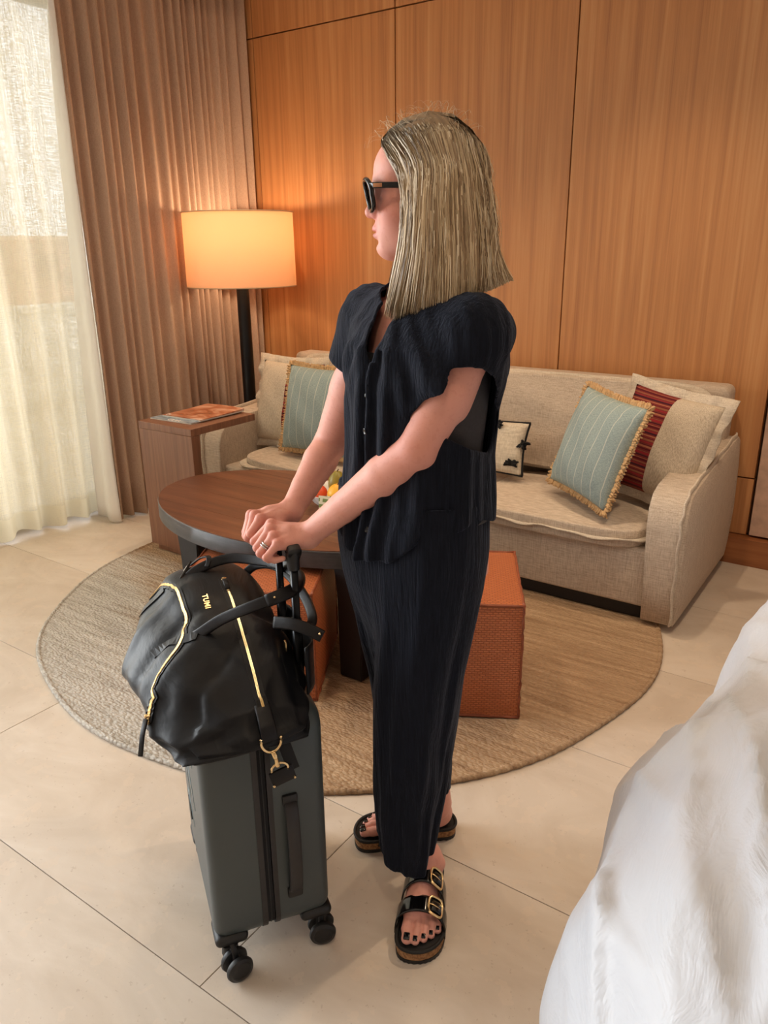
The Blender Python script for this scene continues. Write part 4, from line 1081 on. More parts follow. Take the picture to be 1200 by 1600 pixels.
# luggage sleeve panel that slips over the pull-out handle
def sleeve(u, v):
    y = .045+.235*u; x = .262-.030*abs(2*u-1)**3+.004*math.sin(9*u); return (x, y, .600+.105*v-.012*math.sin(math.pi*u)*v)
bloc(grid_mesh('luggage_sleeve', sleeve, 20, 10, NY, thick=.004))
bloc(tube('strap_tab', spline([(.190, .120, .735), (.218, .085, .742), (.246, .060, .736), (.268, .045, .724)], 6), 1, LEA, n=12, flat=(.0125, .0045), up=CAMUP))
bloc(lathe('rivet', [(0, 0), (.003, .0), (.0022, .002), (0, .0028)], GOLD, n=12, axis=(.1, -.5, .9), loc=(.262, .042, .733)))
# luggage tag beside the handle
tg = axes_rot((-.40, -.70, -.18), (.5, -.1, .75))
bloc(box('luggage_tag', (.050, .425, .742), (.066, .006, .034), LEA, bev=.002, rot=tg)); bloc(box('tag_window', (.0485, .4235, .7415), (.060, .0068, .006), WHITEINK, bev=.001, rot=tg))
bloc(tube('tag_strap', spline([(.070, .435, .758), (.092, .425, .775), (.108, .405, .782), (.10, .39, .765)], 6), 1, LEA, n=10, flat=(.006, .002)))
# end tab, D-rings, swivel hook and strap end hanging down the suitcase
bloc(tube('end_tab', spline([(.131, .012, .626), (.131, -.014, .618), (.131, -.036, .604), (.132, -.044, .588), (.133, -.045, .578)], 6), 1, LEA, n=12, flat=(.0155, .003), up=Vector((0, -1, .3))))
def arc(c, r1, r2, a0, a1, y, n=20): return [(c[0]+r1*math.cos(R(a0+(a1-a0)*k/n)), y, c[1]+r2*math.sin(R(a0+(a1-a0)*k/n))) for k in range(n+1)]
bloc(tube('d_ring', arc((.134, .580), .0195, .026, 170, 370, -.047), .0028, GOLD, n=10))
bloc(tube('swivel_hook', spline([(.136, -.048, .554), (.139, -.052, .544), (.141, -.050, .531), (.143, -.048, .521)], 5), [.005]*6+[.0042]*5+[.0052]*5, GOLD, n=12))
bloc(tube('d_ring', arc((.147, .510), .0165, .015, -10, 190, -.046), .0026, GOLD, n=10))
se = axes_rot((.97, 0, .24), (-.24, 0, .97))
bloc(box('strap_end', (.152, -.044, .493), (.048, .006, .034), LEA, bev=.002, rot=se))
bloc(box('strap', (.166, -.0370, .535), (.024, .003, .07), ZIPB, bev=.001, rot=axes_rot((.97, 0, .24), (-.10, .22, .97))))
for p in ((.134, -.048, .476), (.175, -.048, .486)): bloc(lathe('rivet', [(0, 0), (.003, 0), (.0022, .002), (0, .003)], GOLD, n=12, axis=(0, -1, 0), loc=p))
# small gold lettering on the front face
c, no = on_bag((.072, .268, .735), .0015)
xa = Vector((0, -1, 0)); xa = (xa-no*xa.dot(no)).normalized(); ya = no.cross(xa)
lm = Matrix((xa, ya, no)).transposed()
cu = bpy.data.curves.new('lettering', 'FONT'); cu.body = 'TUMI'; cu.size = .016; cu.extrude = .0008; cu.align_x = 'CENTER'; cu.offset = .0006; cu.space_character = 1.15
o = bpy.data.objects.new('lettering', cu); COL.objects.link(o); me = bpy.data.meshes.new_from_object(o.evaluated_get(bpy.context.evaluated_depsgraph_get())); bpy.data.objects.remove(o)
m4 = lm.to_4x4(); m4.translation = c; me.transform(m4); me.materials.clear(); bloc(link('lettering', me, GOLD))
bloc(box('crest', *( ((.205, .098, .690), (.004, .016, .020)) ), GOLD, bev=.002))

# ------------------------------------------------------------------ the woman (world frame; body axes BL = her left, BF = her front)
BL = np.array([.965, -.26, 0.]); BF = np.array([-.26, -.965, 0.]); BO = np.array([-.775, 1.24, 0.])
def bp(l, f, z): return BO+BL*l+BF*f+np.array([0, 0, z])
def loft(zs, cl, a, b, world_c=None, fold=None, axes=(BL, BF), caps=True):
    """elliptical trunk along z; cl = list of (left, front) centres"""
    zs = np.array(zs, float); C = np.array([bp(l, f, 0)[:2] for l, f in cl]) if world_c is None else np.array(world_c, float); a = np.array(a, float); b = np.array(b, float); A, Bx = axes
    def fn(P):
        z = P[:, 2]; cx = np.interp(z, zs, C[:, 0]); cy = np.interp(z, zs, C[:, 1]); aa = np.interp(z, zs, a); bb = np.interp(z, zs, b)
        dx, dy = P[:, 0]-cx, P[:, 1]-cy; l = dx*A[0]+dy*A[1]; f = dx*Bx[0]+dy*Bx[1]
        q = np.sqrt((l/aa)**2+(f/bb)**2)+1e-6; r = np.sqrt(l*l+f*f)
        d = (r-r/q)*np.clip(1.0, 0, 1)
        d = np.where(q < .3, -np.minimum(aa, bb)*(1-q), d)
        if fold is not None: d = d-fold(np.arctan2(l, f), z, r)
        if caps: d = np.maximum(d, np.maximum(z-zs[-1], zs[0]-z))
        return d
    m = max(a.max(), b.max())+.02
    return fn, np.r_[C.min(0)-m, zs[0]], np.r_[C.max(0)+m, zs[-1]]
# joints
Lsh, Lel, Lwr = np.array([-.625, 1.192, 1.318]), np.array([-.711, 1.126, 1.109]), np.array([-.956, 1.101, .902])
Rsh, Rel, Rwr = np.array([-.925, 1.300, 1.318]), np.array([-1.070, 1.327, 1.034]), np.array([-1.064, 1.172, .910])
HC = np.array([-.764, 1.235, 1.540])                      # head centre
HX_, HY_ = np.array([-.82, -.572, 0.]), np.array([.572, -.82, 0.]); HZ_ = np.array([0, 0, 1.])
HR = np.array([HX_, HY_, HZ_])
def hp(x, y, z): return HC+HX_*x+HY_*y+HZ_*z
B = Sdf()
# trunk
B.add(*loft([.84, .92, 1.0, 1.08, 1.16, 1.24, 1.30, 1.335, 1.36, 1.375], [(.0, -.01)]*4+[(.01, .0)]*2+[(.0, -.01)]*4, [.150, .145, .125, .118, .125, .130, .120, .095, .065, .05], [.105, .100, .09, .085, .10, .10, .085, .07, .055, .045]), .02)
B.cone(bp(.06, 0, 1.31), Lsh-BL*.012-np.array([0, 0, .006]), .044, .040, .04); B.cone(bp(-.06, 0, 1.31), Rsh, .05, .046, .04)
B.cone(bp(.055, -.0, .90), [-.750, 1.198, .50], .085, .058, .03); B.cone([-.750, 1.198, .50], [-.772, 1.197, .10], .053, .030, .02)
B.cone(bp(-.055, -.0, .90), [-.835, 1.292, .50], .083, .056, .03); B.cone([-.835, 1.292, .50], [-.814, 1.386, .10], .052, .030, .02)
# neck (leans forward to the head)
B.cone(bp(.0, -.012, 1.33), hp(-.022, 0, -.085), .060, .052, .03)
# arms: taper, elbow, wrist
def arm_(sh, el, wr, s):
    sh = sh-BL*.012*s-np.array([0, 0, .006]); B.cone(sh, sh+(el-sh)*.55, .042, .046, .03); B.cone(sh+(el-sh)*.5, el, .0465, .0365, .006)
    fd = wr-el; B.cone(el, el+fd*.28, .0360, .0385, .008); B.cone(el+fd*.27, el+fd*.66, .0385, .0300, .004); B.cone(el+fd*.64, wr, .0304, .0240, .004)
    B.cone(el+np.array([.008, .006, -.014]), el+fd*.04, .016, .016, .02)
arm_(Lsh, Lel, Lwr, 1); arm_(Rsh, Rel, Rwr, -1)
# hands ------------------------------------------------------------
LH = dict(mcp=[(-1.020, 1.064, .925), (-1.008, 1.048, .921), (-.989, 1.036, .914), (-.971, 1.027, .905)],
          pip=[(-1.046, 1.040, .890), (-1.026, 1.027, .885), (-1.006, 1.014, .882), (-.983, 1.006, .880)])
RH = dict(mcp=[(-1.069, 1.084, .921), (-1.092, 1.092, .922), (-1.112, 1.101, .917), (-1.126, 1.112, .910)],
          pip=[(-1.078, 1.062, .893), (-1.096, 1.071, .878), (-1.114, 1.084, .874), (-1.128, 1.096, .876)])
TT = np.array([.559, .829, 0.]); WW = np.array([-.829, .559, 0.])
def hand(H, wr, thumb_side, short):
    mcp = [np.array(p) for p in H['mcp']]; pip = [np.array(p) for p in H['pip']]
    mid = sum(mcp)/4
    B.cone(wr, wr*.45+mid*.55, .0225, .0205, .015)
    for i, m in enumerate(mcp):                                   # metacarpal fan
        root = wr+(m-mid)*.45; B.cone(root, m-np.array([0, 0, .004]), .0160, .0108 if i < 3 else .0100, .010)
        B.cone(wr*.75+m*.25+np.array([0, 0, .014]), m+np.array([0, 0, .0035]), .0028, .0040, .006)       # tendon
    rr = [.0100, .0102, .0096, .0084]
    for i, (m, p) in enumerate(zip(mcp, pip)):
        r = rr[i]; B.ell(m+np.array([0, 0, .002]), (r*1.08, r*1.08, r*1.0), .004)
        B.cone(m, p, r*.98, r*.88, .0035)
        d = p+TT*.016+np.array([0, 0, -.016 if i < 3 else -.010])*short[i]; t_ = d+TT*.017+np.array([0, 0, .001])
        B.ell(p, (r*.94,)*3, .002); B.cone(p, d, r*.86, r*.80, .002); B.cone(d, t_, r*.80, r*.70, .002)
    # thumb from the side of the palm, closing under the grip
    cmc = wr*.62+mcp[0]*.38+WW*.012*thumb_side+np.array([0, 0, -.006]); mp = mcp[0]+TT*.030+WW*.020*thumb_side+np.array([0, 0, -.030]); ip = mp-TT*.026+np.array([0, 0, -.014]); tp = ip-TT*.020+np.array([0, 0, .0])
    B.cone(cmc, mp, .0155, .0118, .010); B.cone(mp, ip, .0112, .0100, .003); B.cone(ip, tp, .0098, .0078, .003)
hand(LH, Lwr, 1, [1, 1, 1, .8]); hand(RH, Rwr, -1, [1, 1, 1, 1])
B.ell(Rwr+np.array([-.006, -.004, .017]), (.0085, .0085, .0085), .010)          # wrist bone
B.ell(Lwr+np.array([.010, -.014, .004]), (.010, .010, .010), .012)
# feet -------------------------------------------------------------
FEET = [(np.array([-.768, 1.275]), np.array([.430, -.903]), 1, np.array([-.762, 1.208])), (np.array([-.800, 1.435]), np.array([-.74, -.672]), -1, np.array([-.822, 1.405]))]
SOLE = .032
def foot(o, d, m):
    n_ = np.array([-d[1], d[0]])                                  # her left of the foot direction
    def q(x, y, z): return np.array([*(o+d*x+n_*y*m), SOLE+z])      # +y = outer side
    B.cone(q(.028, 0, .030), q(.030, 0, .030), .030, .030, .015)
    B.cone(q(.048, 0, .060), q(.058, 0, .085), .033, .031, .02)
    B.cone(q(.035, .004, .026), q(.150, .018, .018), .028, .020, .02); B.cone(q(.045, -.004, .030), q(.165, -.020, .020), .028, .020, .02)
    B.cone(q(.06, 0, .062), q(.150, -.006, .026), .032, .024, .025)
    B.ell(q(.055, .031, .058), (.011, .011, .012), .012); B.ell(q(.058, -.030, .064), (.011, .011, .012), .012)
    toes = [(-.027, .229, .0130), (-.004, .230, .0098), (.013, .221, .0092), (.028, .209, .0088), (.041, .194, .0086)]
    for i, (y, x, r) in enumerate(toes):
        b0 = q(.160-.006*i, y*.86, .016); k_ = q(x-.022, y, .0155 if i else .014); t_ = q(x, y+(.003 if i == 0 else -.002), r*.85)
        r *= .93; B.cone(b0, k_, r*1.12, r*1.0, .008 if i == 0 else .004); B.cone(k_, t_, r*.98, r*.90, .002)
        B.ell(t_, (r*1.03, r*1.03, r*.95), .002)
    return q
FQ = [foot(o, d, m) for o, d, m, _ in FEET]
B.cone([-.773, 1.197, .20], [*FEET[0][3], .105], .034, .031, .02); B.cone([-.818, 1.376, .20], [*FEET[1][3], .105], .036, .033, .02)
# head -------------------------------------------------------------
E_ = lambda c, r, k, op='u': B.ell(hp(*c), r, k, op, HR)
def hc(a, b, r1, r2, k, op='u'): B.cone(hp(*a), hp(*b), r1, r2, k, op)
E_((-.006, 0, .030), (.090, .072, .080), .02)
E_((.044, 0, .036), (.044, .054, .044), .02)
E_((.034, 0, -.030), (.052, .058, .072), .03)
for s in (-1, 1):
    hc((.0, .046*s, -.062), (.060, .014*s, -.092), .023, .016, .025)
    E_((.050, .040*s, -.034), (.029, .020, .026), .018)
    hc((.080, .012*s, .016), (.066, .044*s, .014), .0095, .0085, .014)
E_((.068, 0, -.092), (.0175, .020, .0150), .014)
E_((.056, 0, -.064), (.0335, .036, .028), .02)
for s in (-1, 1): E_((.088, .031*s, -.006), (.013, .015, .011), .012, 's')
for s in (-1, 1): E_((.066, .031*s, -.008), (.0135, .0135, .0125), .004)
hc((.079, 0, .008), (.092, 0, -.024), .0075, .0090, .010); hc((.092, 0, -.024), (.0965, 0, -.0315), .0085, .0110, .006)
for s in (-1, 1): E_((.087, .0105*s, -.0365), (.0100, .0065, .0078), .005); E_((.0905, .0060*s, -.0440), (.0048, .0028, .0030), .003, 's')
E_((.0862, 0, -.0590), (.0085, .019, .0064), .006); E_((.0850, 0, -.0715), (.0084, .017, .0068), .006)
E_((.0930, 0, -.0650), (.0120, .021, .0014), .003, 's')
E_((.0920, 0, -.0815), (.0080, .020, .0040), .010, 's')
for s in (-1, 1): E_((-.006, .074*s, -.008), (.017, .008, .030), .006)
V, Q = B.mesh(.0023, (-1.16, .98, .02), (-.56, 1.50, 1.69))
V = smooth_np(V, Q, 1, .4)
def skin_mat():
    t = NT('skin', rough=.52, spec=.35); va = t.n('ShaderNodeVertexColor'); va.layer_name = 'tone'
    n = t.noise(26, 4, .6); n2 = t.noise(120, 2); n3 = t.noise(420, 2)
    c = t.mix(va.outputs['Color'], lin((176, 96, 78)), t.math('MULTIPLY', t.math('GREATER_THAN', n2, .60), .10))
    c = t.mix(c, lin((204, 128, 108)), t.math('MULTIPLY', n, .25)); t.color(c)
    t.b.inputs['Subsurface Weight'].default_value = .12; t.b.inputs['Subsurface Radius'].default_value = (.010, .004, .002); t.b.inputs['Subsurface Scale'].default_value = .6
    t.bump(t.math('ADD', t.math('MULTIPLY', n, .5), t.math('MULTIPLY', n3, .25)), .0012, .5); return t.m
person = tag(empty('person', (-.775, 1.28, 0)), 'standing woman in black blouse and trousers leaning on the suitcase handle', 'person')
SKIN = skin_mat()
body = keep(npmesh('body', V, Q, SKIN), person)
# tint: lips, cheeks, knuckles, toes are redder than the rest
tone = np.tile(np.array(lin((226, 164, 148))), (len(V), 1))
H = (V-HC)@HR.T; face = (V[:, 2] > 1.40)
def tint(mask, col, amt): tone[:] = tone*(1-(amt*mask)[:, None])+np.array(lin(col))*(amt*mask)[:, None]
tint(np.exp(-(((H[:, 2]+.0655)/.0115)**2+(H[:, 1]/.021)**2)**2)*(H[:, 0] > .068)*face, (186, 96, 98), .75)
tint(np.exp(-(((H[:, 2]+.035)/.03)**2+((np.abs(H[:, 1])-.045)/.03)**2))*(H[:, 0] > .0)*face, (214, 128, 112), .5)
tint(np.exp(-(((H[:, 2]+.04)/.014)**2))*(H[:, 0] > .085)*face, (206, 112, 100), .4)
for p in LH['mcp']+RH['mcp']+LH['pip']+RH['pip']: tint(np.exp(-(np.linalg.norm(V-np.array(p), axis=1)/.013)**2), (206, 112, 96), .45)
tint(np.exp(-(np.linalg.norm(V-Lel, axis=1)/.05)**2), (196, 110, 92), .35)
at_ = body.data.color_attributes.new('tone', 'FLOAT_COLOR', 'POINT'); at_.data.foreach_set('color', np.c_[tone, np.ones(len(V))].astype(np.float32).ravel())
# nails with dark polish on the toes, ring on her left hand
POL = plain('dark_polish', (14, 14, 18), .12)
toes = [(-.024, .2350, .0080), (-.006, .2335, .0058), (.011, .2240, .0054), (.026, .2120, .0050), (.039, .1970, .0046)]
for q, (o, d, m, _) in zip(FQ, FEET):
    n_ = np.array([-d[1], d[0]])
    for i, (y, x, r) in enumerate(toes):
        rt = axes_rot((*(n_*m), 0), (*(d*1.0), -.25)); c = q(x-.002, y, [.0225, .0175, .0165, .016, .015][i])
        keep(box('toenail', c, (r*1.7, r*.55, r*2.0), POL, bev=r*.25, seg=2, rot=rt), person)
rp, rq = np.array(LH['mcp'][2]), np.array(LH['pip'][2]); rc_ = rp*.42+rq*.58; dr_ = Vector(rq-rp).normalized()
ux = dr_.orthogonal().normalized(); uy = dr_.cross(ux)
SIL = plain('silver', (200, 198, 196), .2, 1.0)
for k_ in (-.0028, .0022): keep(tube('ring', [Vector(rc_)+dr_*k_+ux*.0100*math.cos(a)+uy*.0100*math.sin(a) for a in np.linspace(0, 6.283, 28, endpoint=False)], .0018, SIL, n=8, closed=True), person)

# ---- blouse
def blouse_fold(th, z, r):
    g = np.clip((1.30-z)/.35, 0, 1); fr = np.exp(-(th/1.5)**2)
    f = .0060*np.sin(11*th+3*np.sin(4*z)+1.2)*(.3+.7*g)*(.4+.6*fr) + .0042*np.sin(23*th+7*z+1.5*np.sin(9*z))*fr*(.3+.7*g) + .0030*np.sin(5*th-21*z)*g
    f += .007*np.exp(-((th-.02)/.055)**2)*(z < 1.26)          # placket
    f -= .006*np.exp(-((th-.13)/.05)**2)*(z < 1.28); f -= .004*np.exp(-((th+.12)/.04)**2)*(z < 1.28)
    # slanting drag lines from shoulder to bust
    f += .006*np.sin((z*2.2+np.abs(th)*.55)*26)*np.exp(-((z-1.25)/.07)**2)*np.exp(-((np.abs(th)-.9)/.7)**2)
    return f
C = Sdf()
C.add(*loft([.83, .90, .95, 1.0, 1.08, 1.16, 1.22, 1.28, 1.32, 1.35, 1.375, 1.395],
            [(-.018, .012), (-.016, .012), (-.010, .008), (-.006, .004), (-.002, .004), (.006, .004), (.012, .004), (.014, .0), (.012, -.006), (.008, -.010), (.004, -.012), (.0, -.012)],
            [.166, .170, .172, .166, .158, .158, .164, .170, .160, .128, .092, .062], [.138, .140, .140, .134, .130, .134, .136, .130, .112, .092, .074, .060], fold=blouse_fold), 0)
torso_fn = loft([.83, .95, 1.08, 1.22, 1.28, 1.32, 1.36, 1.395], [(-.018, .012), (-.010, .008), (-.002, .004), (.012, .004), (.014, .0), (.012, -.006), (.006, -.011), (.0, -.012)], [.168, .172, .158, .164, .166, .150, .110, .062], [.14, .14, .13, .136, .128, .108, .08, .06], caps=False)[0]
la = (Lel-Lsh)/np.linalg.norm(Lel-Lsh); ra = (Rel-Rsh)/np.linalg.norm(Rel-Rsh)
C.cone(bp(.085, -.005, 1.318), Lsh+la*.015-BL*.008, .053, .055, .045); C.cone(Lsh-BL*.008, Lsh+la*.115+np.array([.004, .010, .01]), .055, .072, .03)
C.cone(bp(-.085, -.005, 1.318), Rsh+ra*.01, .058, .060, .045); C.cone(Rsh, Rsh+ra*.14, .062, .066, .03)
def drag(P):
    u = (P-Lsh)@BL; v = P[:, 2]
    return -(.0035*np.sin(70*(v*.75+u*.65))*np.exp(-((u-.0)/.10)**2)*np.exp(-((v-1.27)/.09)**2)+.0012*np.sin(260*(P[:, 0]*.6+P[:, 1]*.8)))
C.add(drag, (0, 0, 0), (0, 0, 0), 0, 'disp')
C.add(None, (0, 0, 0), (0, 0, 0), .0075, 'shell')
def plane(p1, p2, p3, away):
    n = np.cross(np.array(p2)-p1, np.array(p3)-p1); n /= np.linalg.norm(n); p1 = np.array(p1)
    if (np.array(away)-p1)@n < 0: n = -n
    return lambda P: (P-p1)@n
# hem: low in front, slit high at the sides, lower again behind
def hem(P):
    d = P-BO; th = np.arctan2(d@BL, d@BF); a = np.abs(th)
    z = np.interp(a, [0, .35, .7, 1.0, 1.45, 1.75, 2.3, 3.15], [.878, .884, .922, .952, .962, .960, .945, .940])+.004*np.sin(9*th)
    return z-P[:, 2]
C.add(hem, (0, 0, 0), (0, 0, 0), 0, 'i')
pl_l = plane([-.757, 1.091, 1.205], [-.613, 1.128, 1.262], [-.600, 1.262, 1.175], Lel)
rv = np.array([.82, .572, 0.])
def armhole(P):
    q = P-(Lsh+rv*.054); t = q@la; return np.minimum(np.minimum(pl_l(P), .088-np.linalg.norm(q-t[:, None]*la, axis=1)), .215-t)
C.add(armhole, (0, 0, 0), (0, 0, 0), 0, 'i')
def armhole_r(P):
    q = P-Rsh; t = q@ra; return np.minimum(np.minimum(t-.115, .075-np.linalg.norm(q-t[:, None]*ra, axis=1)), .20-t)
C.add(armhole_r, (0, 0, 0), (0, 0, 0), 0, 'i')
# neck opening and front slit
nk = bp(0, .018, 1.392)
C.add(lambda P: -(np.sqrt(((P-nk)@BL/.070)**2+((P-nk)@BF/.068)**2+((P[:, 2]-nk[2])/.065)**2)-1)*.06, (0, 0, 0), (0, 0, 0), 0, 'i')
def slit(P):
    l = (P-BO)@BL-.004; f = (P-BO)@BF; hw = np.interp(P[:, 2], [1.235, 1.27, 1.34, 1.40], [0, .010, .028, .042]); return np.where((f > .03) & (P[:, 2] > 1.235), hw-np.abs(l), -1)
C.add(slit, (0, 0, 0), (0, 0, 0), 0, 'i')
_ev = C.ev
Vb, Qb = C.mesh(.0026, (-1.08, 1.00, .85), (-.52, 1.42, 1.42)); Vb = smooth_np(Vb, Qb, 4, .5)
near = (np.abs(armhole(Vb)) < .009) | (np.abs(armhole_r(Vb)) < .008) | (np.abs(hem(Vb)) < .008)
Vs = smooth_np(Vb, Qb, 14, .5); Vb = np.where(near[:, None], Vs, Vb); Vb = smooth_np(Vb, Qb, 1, .5)
def gauze(name, c, dirz=True):
    t = NT(name, rough=.9, col=lin(c), spec=.12); t.b.inputs['Sheen Weight'].default_value = .16; t.b.inputs['Sheen Roughness'].default_value = .4; t.b.inputs['Sheen Tint'].default_value = (.55, .65, .9, 1)
    a = t.noise(1, 3, .6, t.co((95, 95, 4)), .6); b = t.noise(1, 2, .5, t.co((620, 620, 620))); g = t.noise(1, 3, .6, t.co((240, 240, 16)))
    t.color(t.ramp(g, [(.3, tuple(np.array(lin(c))*.75)), (.7, tuple(np.array(lin(c))*1.5))]))
    t.bump(t.math('ADD', t.math('ADD', a, t.math('MULTIPLY', g, .5)), t.math('MULTIPLY', b, .12)), .006, .75); return t.m
CLOTH = gauze('navy_black_gauze', (19, 22, 31))
bl = keep(npmesh('blouse', Vb, Qb, CLOTH), person)
BTN = plain('button', (18, 19, 26), .25)
bmb = bmesh.new(); bmb.from_mesh(bl.data); bvb = BVHTree.FromBMesh(bmb); bmb.free()
for z in (1.20, 1.135, 1.075, 1.01, .945):
    hit, no, _, _ = bvb.ray_cast(Vector(bp(.006, .40, z)), Vector(-BF)); 
    if hit: o = lathe('button', [(0, 0), (.0058, 0), (.0062, .0012), (.005, .0022), (.0042, .0016), (0, .0016)], BTN, n=16, axis=no, loc=hit-no*.0003); keep(o, person)
# ---- undershirt glimpsed through the wide armhole
zs_ = np.linspace(.96, 1.27, 12); UV_, UF_ = [], []
for z in zs_:
    for k in range(40):
        a = 2*math.pi*k/40; UV_.append(bp((np.interp(z, [.96, 1.08, 1.16, 1.24, 1.30], [.150, .126, .133, .138, .128])+.003)*math.sin(a)+.006, (np.interp(z, [.96, 1.08, 1.24, 1.30], [.108, .094, .112, .10]))*math.cos(a), z))
for i in range(11):
    for k in range(40): UF_.append((i*40+k, i*40+(k+1) % 40, (i+1)*40+(k+1) % 40, (i+1)*40+k))
us = keep(pydata('undershirt', UV_, UF_, plain('charcoal_jersey', (52, 50, 54), .8, nz=200)), person); tag(us, 'charcoal grey vest under the blouse')
# ---- trousers
def leg_fold(k):
    def f(th, z, r):
        g = np.clip((.9-z)/.5, 0, 1)
        return (.0055*np.sin(5*th+4*z+k)+.0035*np.sin(9*th-6*z+2*k)+.0016*np.sin(17*th+4*z))*(.45+.55*g)+.003*np.sin(30*z+2*th+k)*np.exp(-((z-.35)/.2)**2)*np.sin(th+k)**2
    return f
Tq = Sdf()
Tq.add(*loft([.04, .10, .17, .27, .43, .59, .75, .90, 1.0], None, [.050, .056, .065, .075, .084, .092, .098, .100, .10], [.050, .056, .066, .077, .086, .095, .10, .105, .10],
       world_c=[(-.778, 1.183), (-.777, 1.184), (-.776, 1.187), (-.775, 1.191), (-.765, 1.195), (-.755, 1.199), (-.737, 1.205), (-.725, 1.211), (-.725, 1.213)], fold=leg_fold(.3)), 0)
Tq.add(*loft([.06, .14, .27, .43, .59, .75, .90, 1.0], None, [.058, .062, .072, .080, .088, .096, .100, .10], [.062, .066, .074, .082, .090, .10, .105, .10],
       world_c=[(-0.835, 1.363), (-0.835, 1.359), (-0.837, 1.341), (-0.839, 1.311), (-0.841, 1.285), (-0.845, 1.261), (-0.851, 1.247), (-0.851, 1.245)], fold=leg_fold(2.1)), .02)
Tq.add(*loft([.66, .74, .81, .88, .96, 1.03], [(-.016, .015)]*6, [.06, .115, .145, .155, .150, .140], [.05, .088, .110, .118, .114, .105]), .05)
Tq.add(None, (0, 0, 0), (0, 0, 0), .009, 'shell')
vv = np.array([-.572, .820, 0])
def hems(P):
    isR = (P-np.array([-.79, 1.285, 0]))@vv > 0
    zl = .114+5.5*((P-np.array([-.768, 1.190, 0]))@np.array([-.82, -.572, 0])).clip(-.1, .1)**2+.25*((P-np.array([-.768, 1.190, 0]))@np.array([-.82, -.572, 0]))+.10*((P-np.array([-.768, 1.190, 0]))@vv)
    return np.where(isR, .178-P[:, 2], zl-P[:, 2])
Tq.add(hems, (0, 0, 0), (0, 0, 0), 0, 'i'); Tq.add(lambda P: P[:, 2]-1.0, (0, 0, 0), (0, 0, 0), 0, 'i')
Vt, Qt = Tq.mesh(.0032, (-1.00, 1.05, .04), (-.56, 1.50, 1.03)); Vt = smooth_np(Vt, Qt, 2, .5)
keep(npmesh('trousers', Vt, Qt, CLOTH), person)

# ---- hair: a modelled cap with layered locks hanging from a centre parting
keyq = [0, .12, .3, .5, .75, 1.0]
keyp = [ # root on the parting, temple, cheek, jaw, tip   (head frame, y for her left side)
 [(.074, .0006, .084), (.052, .056, .040), (.040, .074, -.012), (.046, .078, -.095), (.070, .062, -.205)],
 [(.062, .0006, .098), (.030, .072, .045), (.026, .084, -.015), (.032, .088, -.100), (.055, .074, -.215)],
 [(.040, .0006, .113), (.004, .084, .046), (.004, .094, -.020), (.006, .098, -.105), (.012, .086, -.200)],
 [(.000, .0006, .124), (-.028, .086, .046), (-.030, .097, -.025), (-.034, .100, -.108), (-.036, .090, -.190)],
 [(-.045, .0006, .120), (-.078, .060, .040), (-.088, .070, -.030), (-.094, .076, -.102), (-.098, .068, -.165)],
 [(-.076, .001, .098), (-.100, .006, .036), (-.113, .008, -.030), (-.122, .008, -.100), (-.150, .006, -.150)]]
def hair_pt(q, t, side):
    K = np.array(keyp); C_ = np.array([[np.interp(q, keyq, K[:, i, a]) for a in range(3)] for i in range(5)])
    s = t*4; i = min(int(s), 3); u = s-i; a, b, c, d = C_[max(i-1, 0)], C_[i], C_[i+1], C_[min(i+2, 4)]
    if i == 0: a = 2*b-c+np.array([0, 0, -.02])
    p = .5*((2*b)+(c-a)*u+(2*a-5*b+4*c-d)*u*u+(3*b-a-3*c+d)*u**3)
    # keep clear of the skull
    sk = (p-np.array([-.006, 0, .030]))/np.array([.090, .072, .080]); L = np.linalg.norm(sk)
    if L < 1.10 and t < .6: p = np.array([-.006, 0, .030])+sk/L*1.10*np.array([.090, .072, .080])
    return np.array([p[0], p[1]*side, p[2]])
def hair_mat():
    t = NT('blonde_hair', rough=.42, spec=.4); va = t.n('ShaderNodeVertexColor'); va.layer_name = 'lock'; t.l(va.outputs['Color'], t.b.inputs['Base Color'])
    t.b.inputs['Anisotropic'].default_value = .4; return t.m
HM = hair_mat(); hr = random.Random(5)
HCOL = [np.array(lin(c)) for c in ((206, 184, 150), (182, 158, 124), (150, 124, 94), (116, 94, 68), (222, 206, 178))]
def add_col(o, cols):
    a = o.data.color_attributes.new('lock', 'FLOAT_COLOR', 'POINT'); a.data.foreach_set('color', np.c_[np.array(cols), np.ones(len(cols))].astype(np.float32).ravel())
cap_v, cap_f, cap_c = [], [], []; nq, nt_ = 90, 30
for side in (1, -1):
    b0 = len(cap_v)
    for i in range(nq):
        q = i/(nq-1)
        for j in range(nt_):
            t = j/(nt_-1)*.90; p = hair_pt(q, t, side); ctr = np.array([-.01, 0, p[2]]); d = p-ctr; d /= np.linalg.norm(d)+1e-9
            p = p-d*.006*(.5+t)+d*.0012*math.sin(q*90+3*t)*t; cap_v.append(hp(*p)); cap_c.append(HCOL[2]*(.8+.15*math.sin(q*77)))
    for i in range(nq-1):
        for j in range(nt_-1):
            f = (b0+i*nt_+j, b0+i*nt_+j+1, b0+(i+1)*nt_+j+1, b0+(i+1)*nt_+j); cap_f.append(f if side < 0 else f[::-1])
cap = pydata('hair', cap_v, cap_f, HM); md = cap.modifiers.new('s', 'SOLIDIFY'); md.thickness = .004; md.offset = -1; add_col(cap, cap_c); keep(cap, person)
sv, sf, scol = [], [], []
NS = 9000
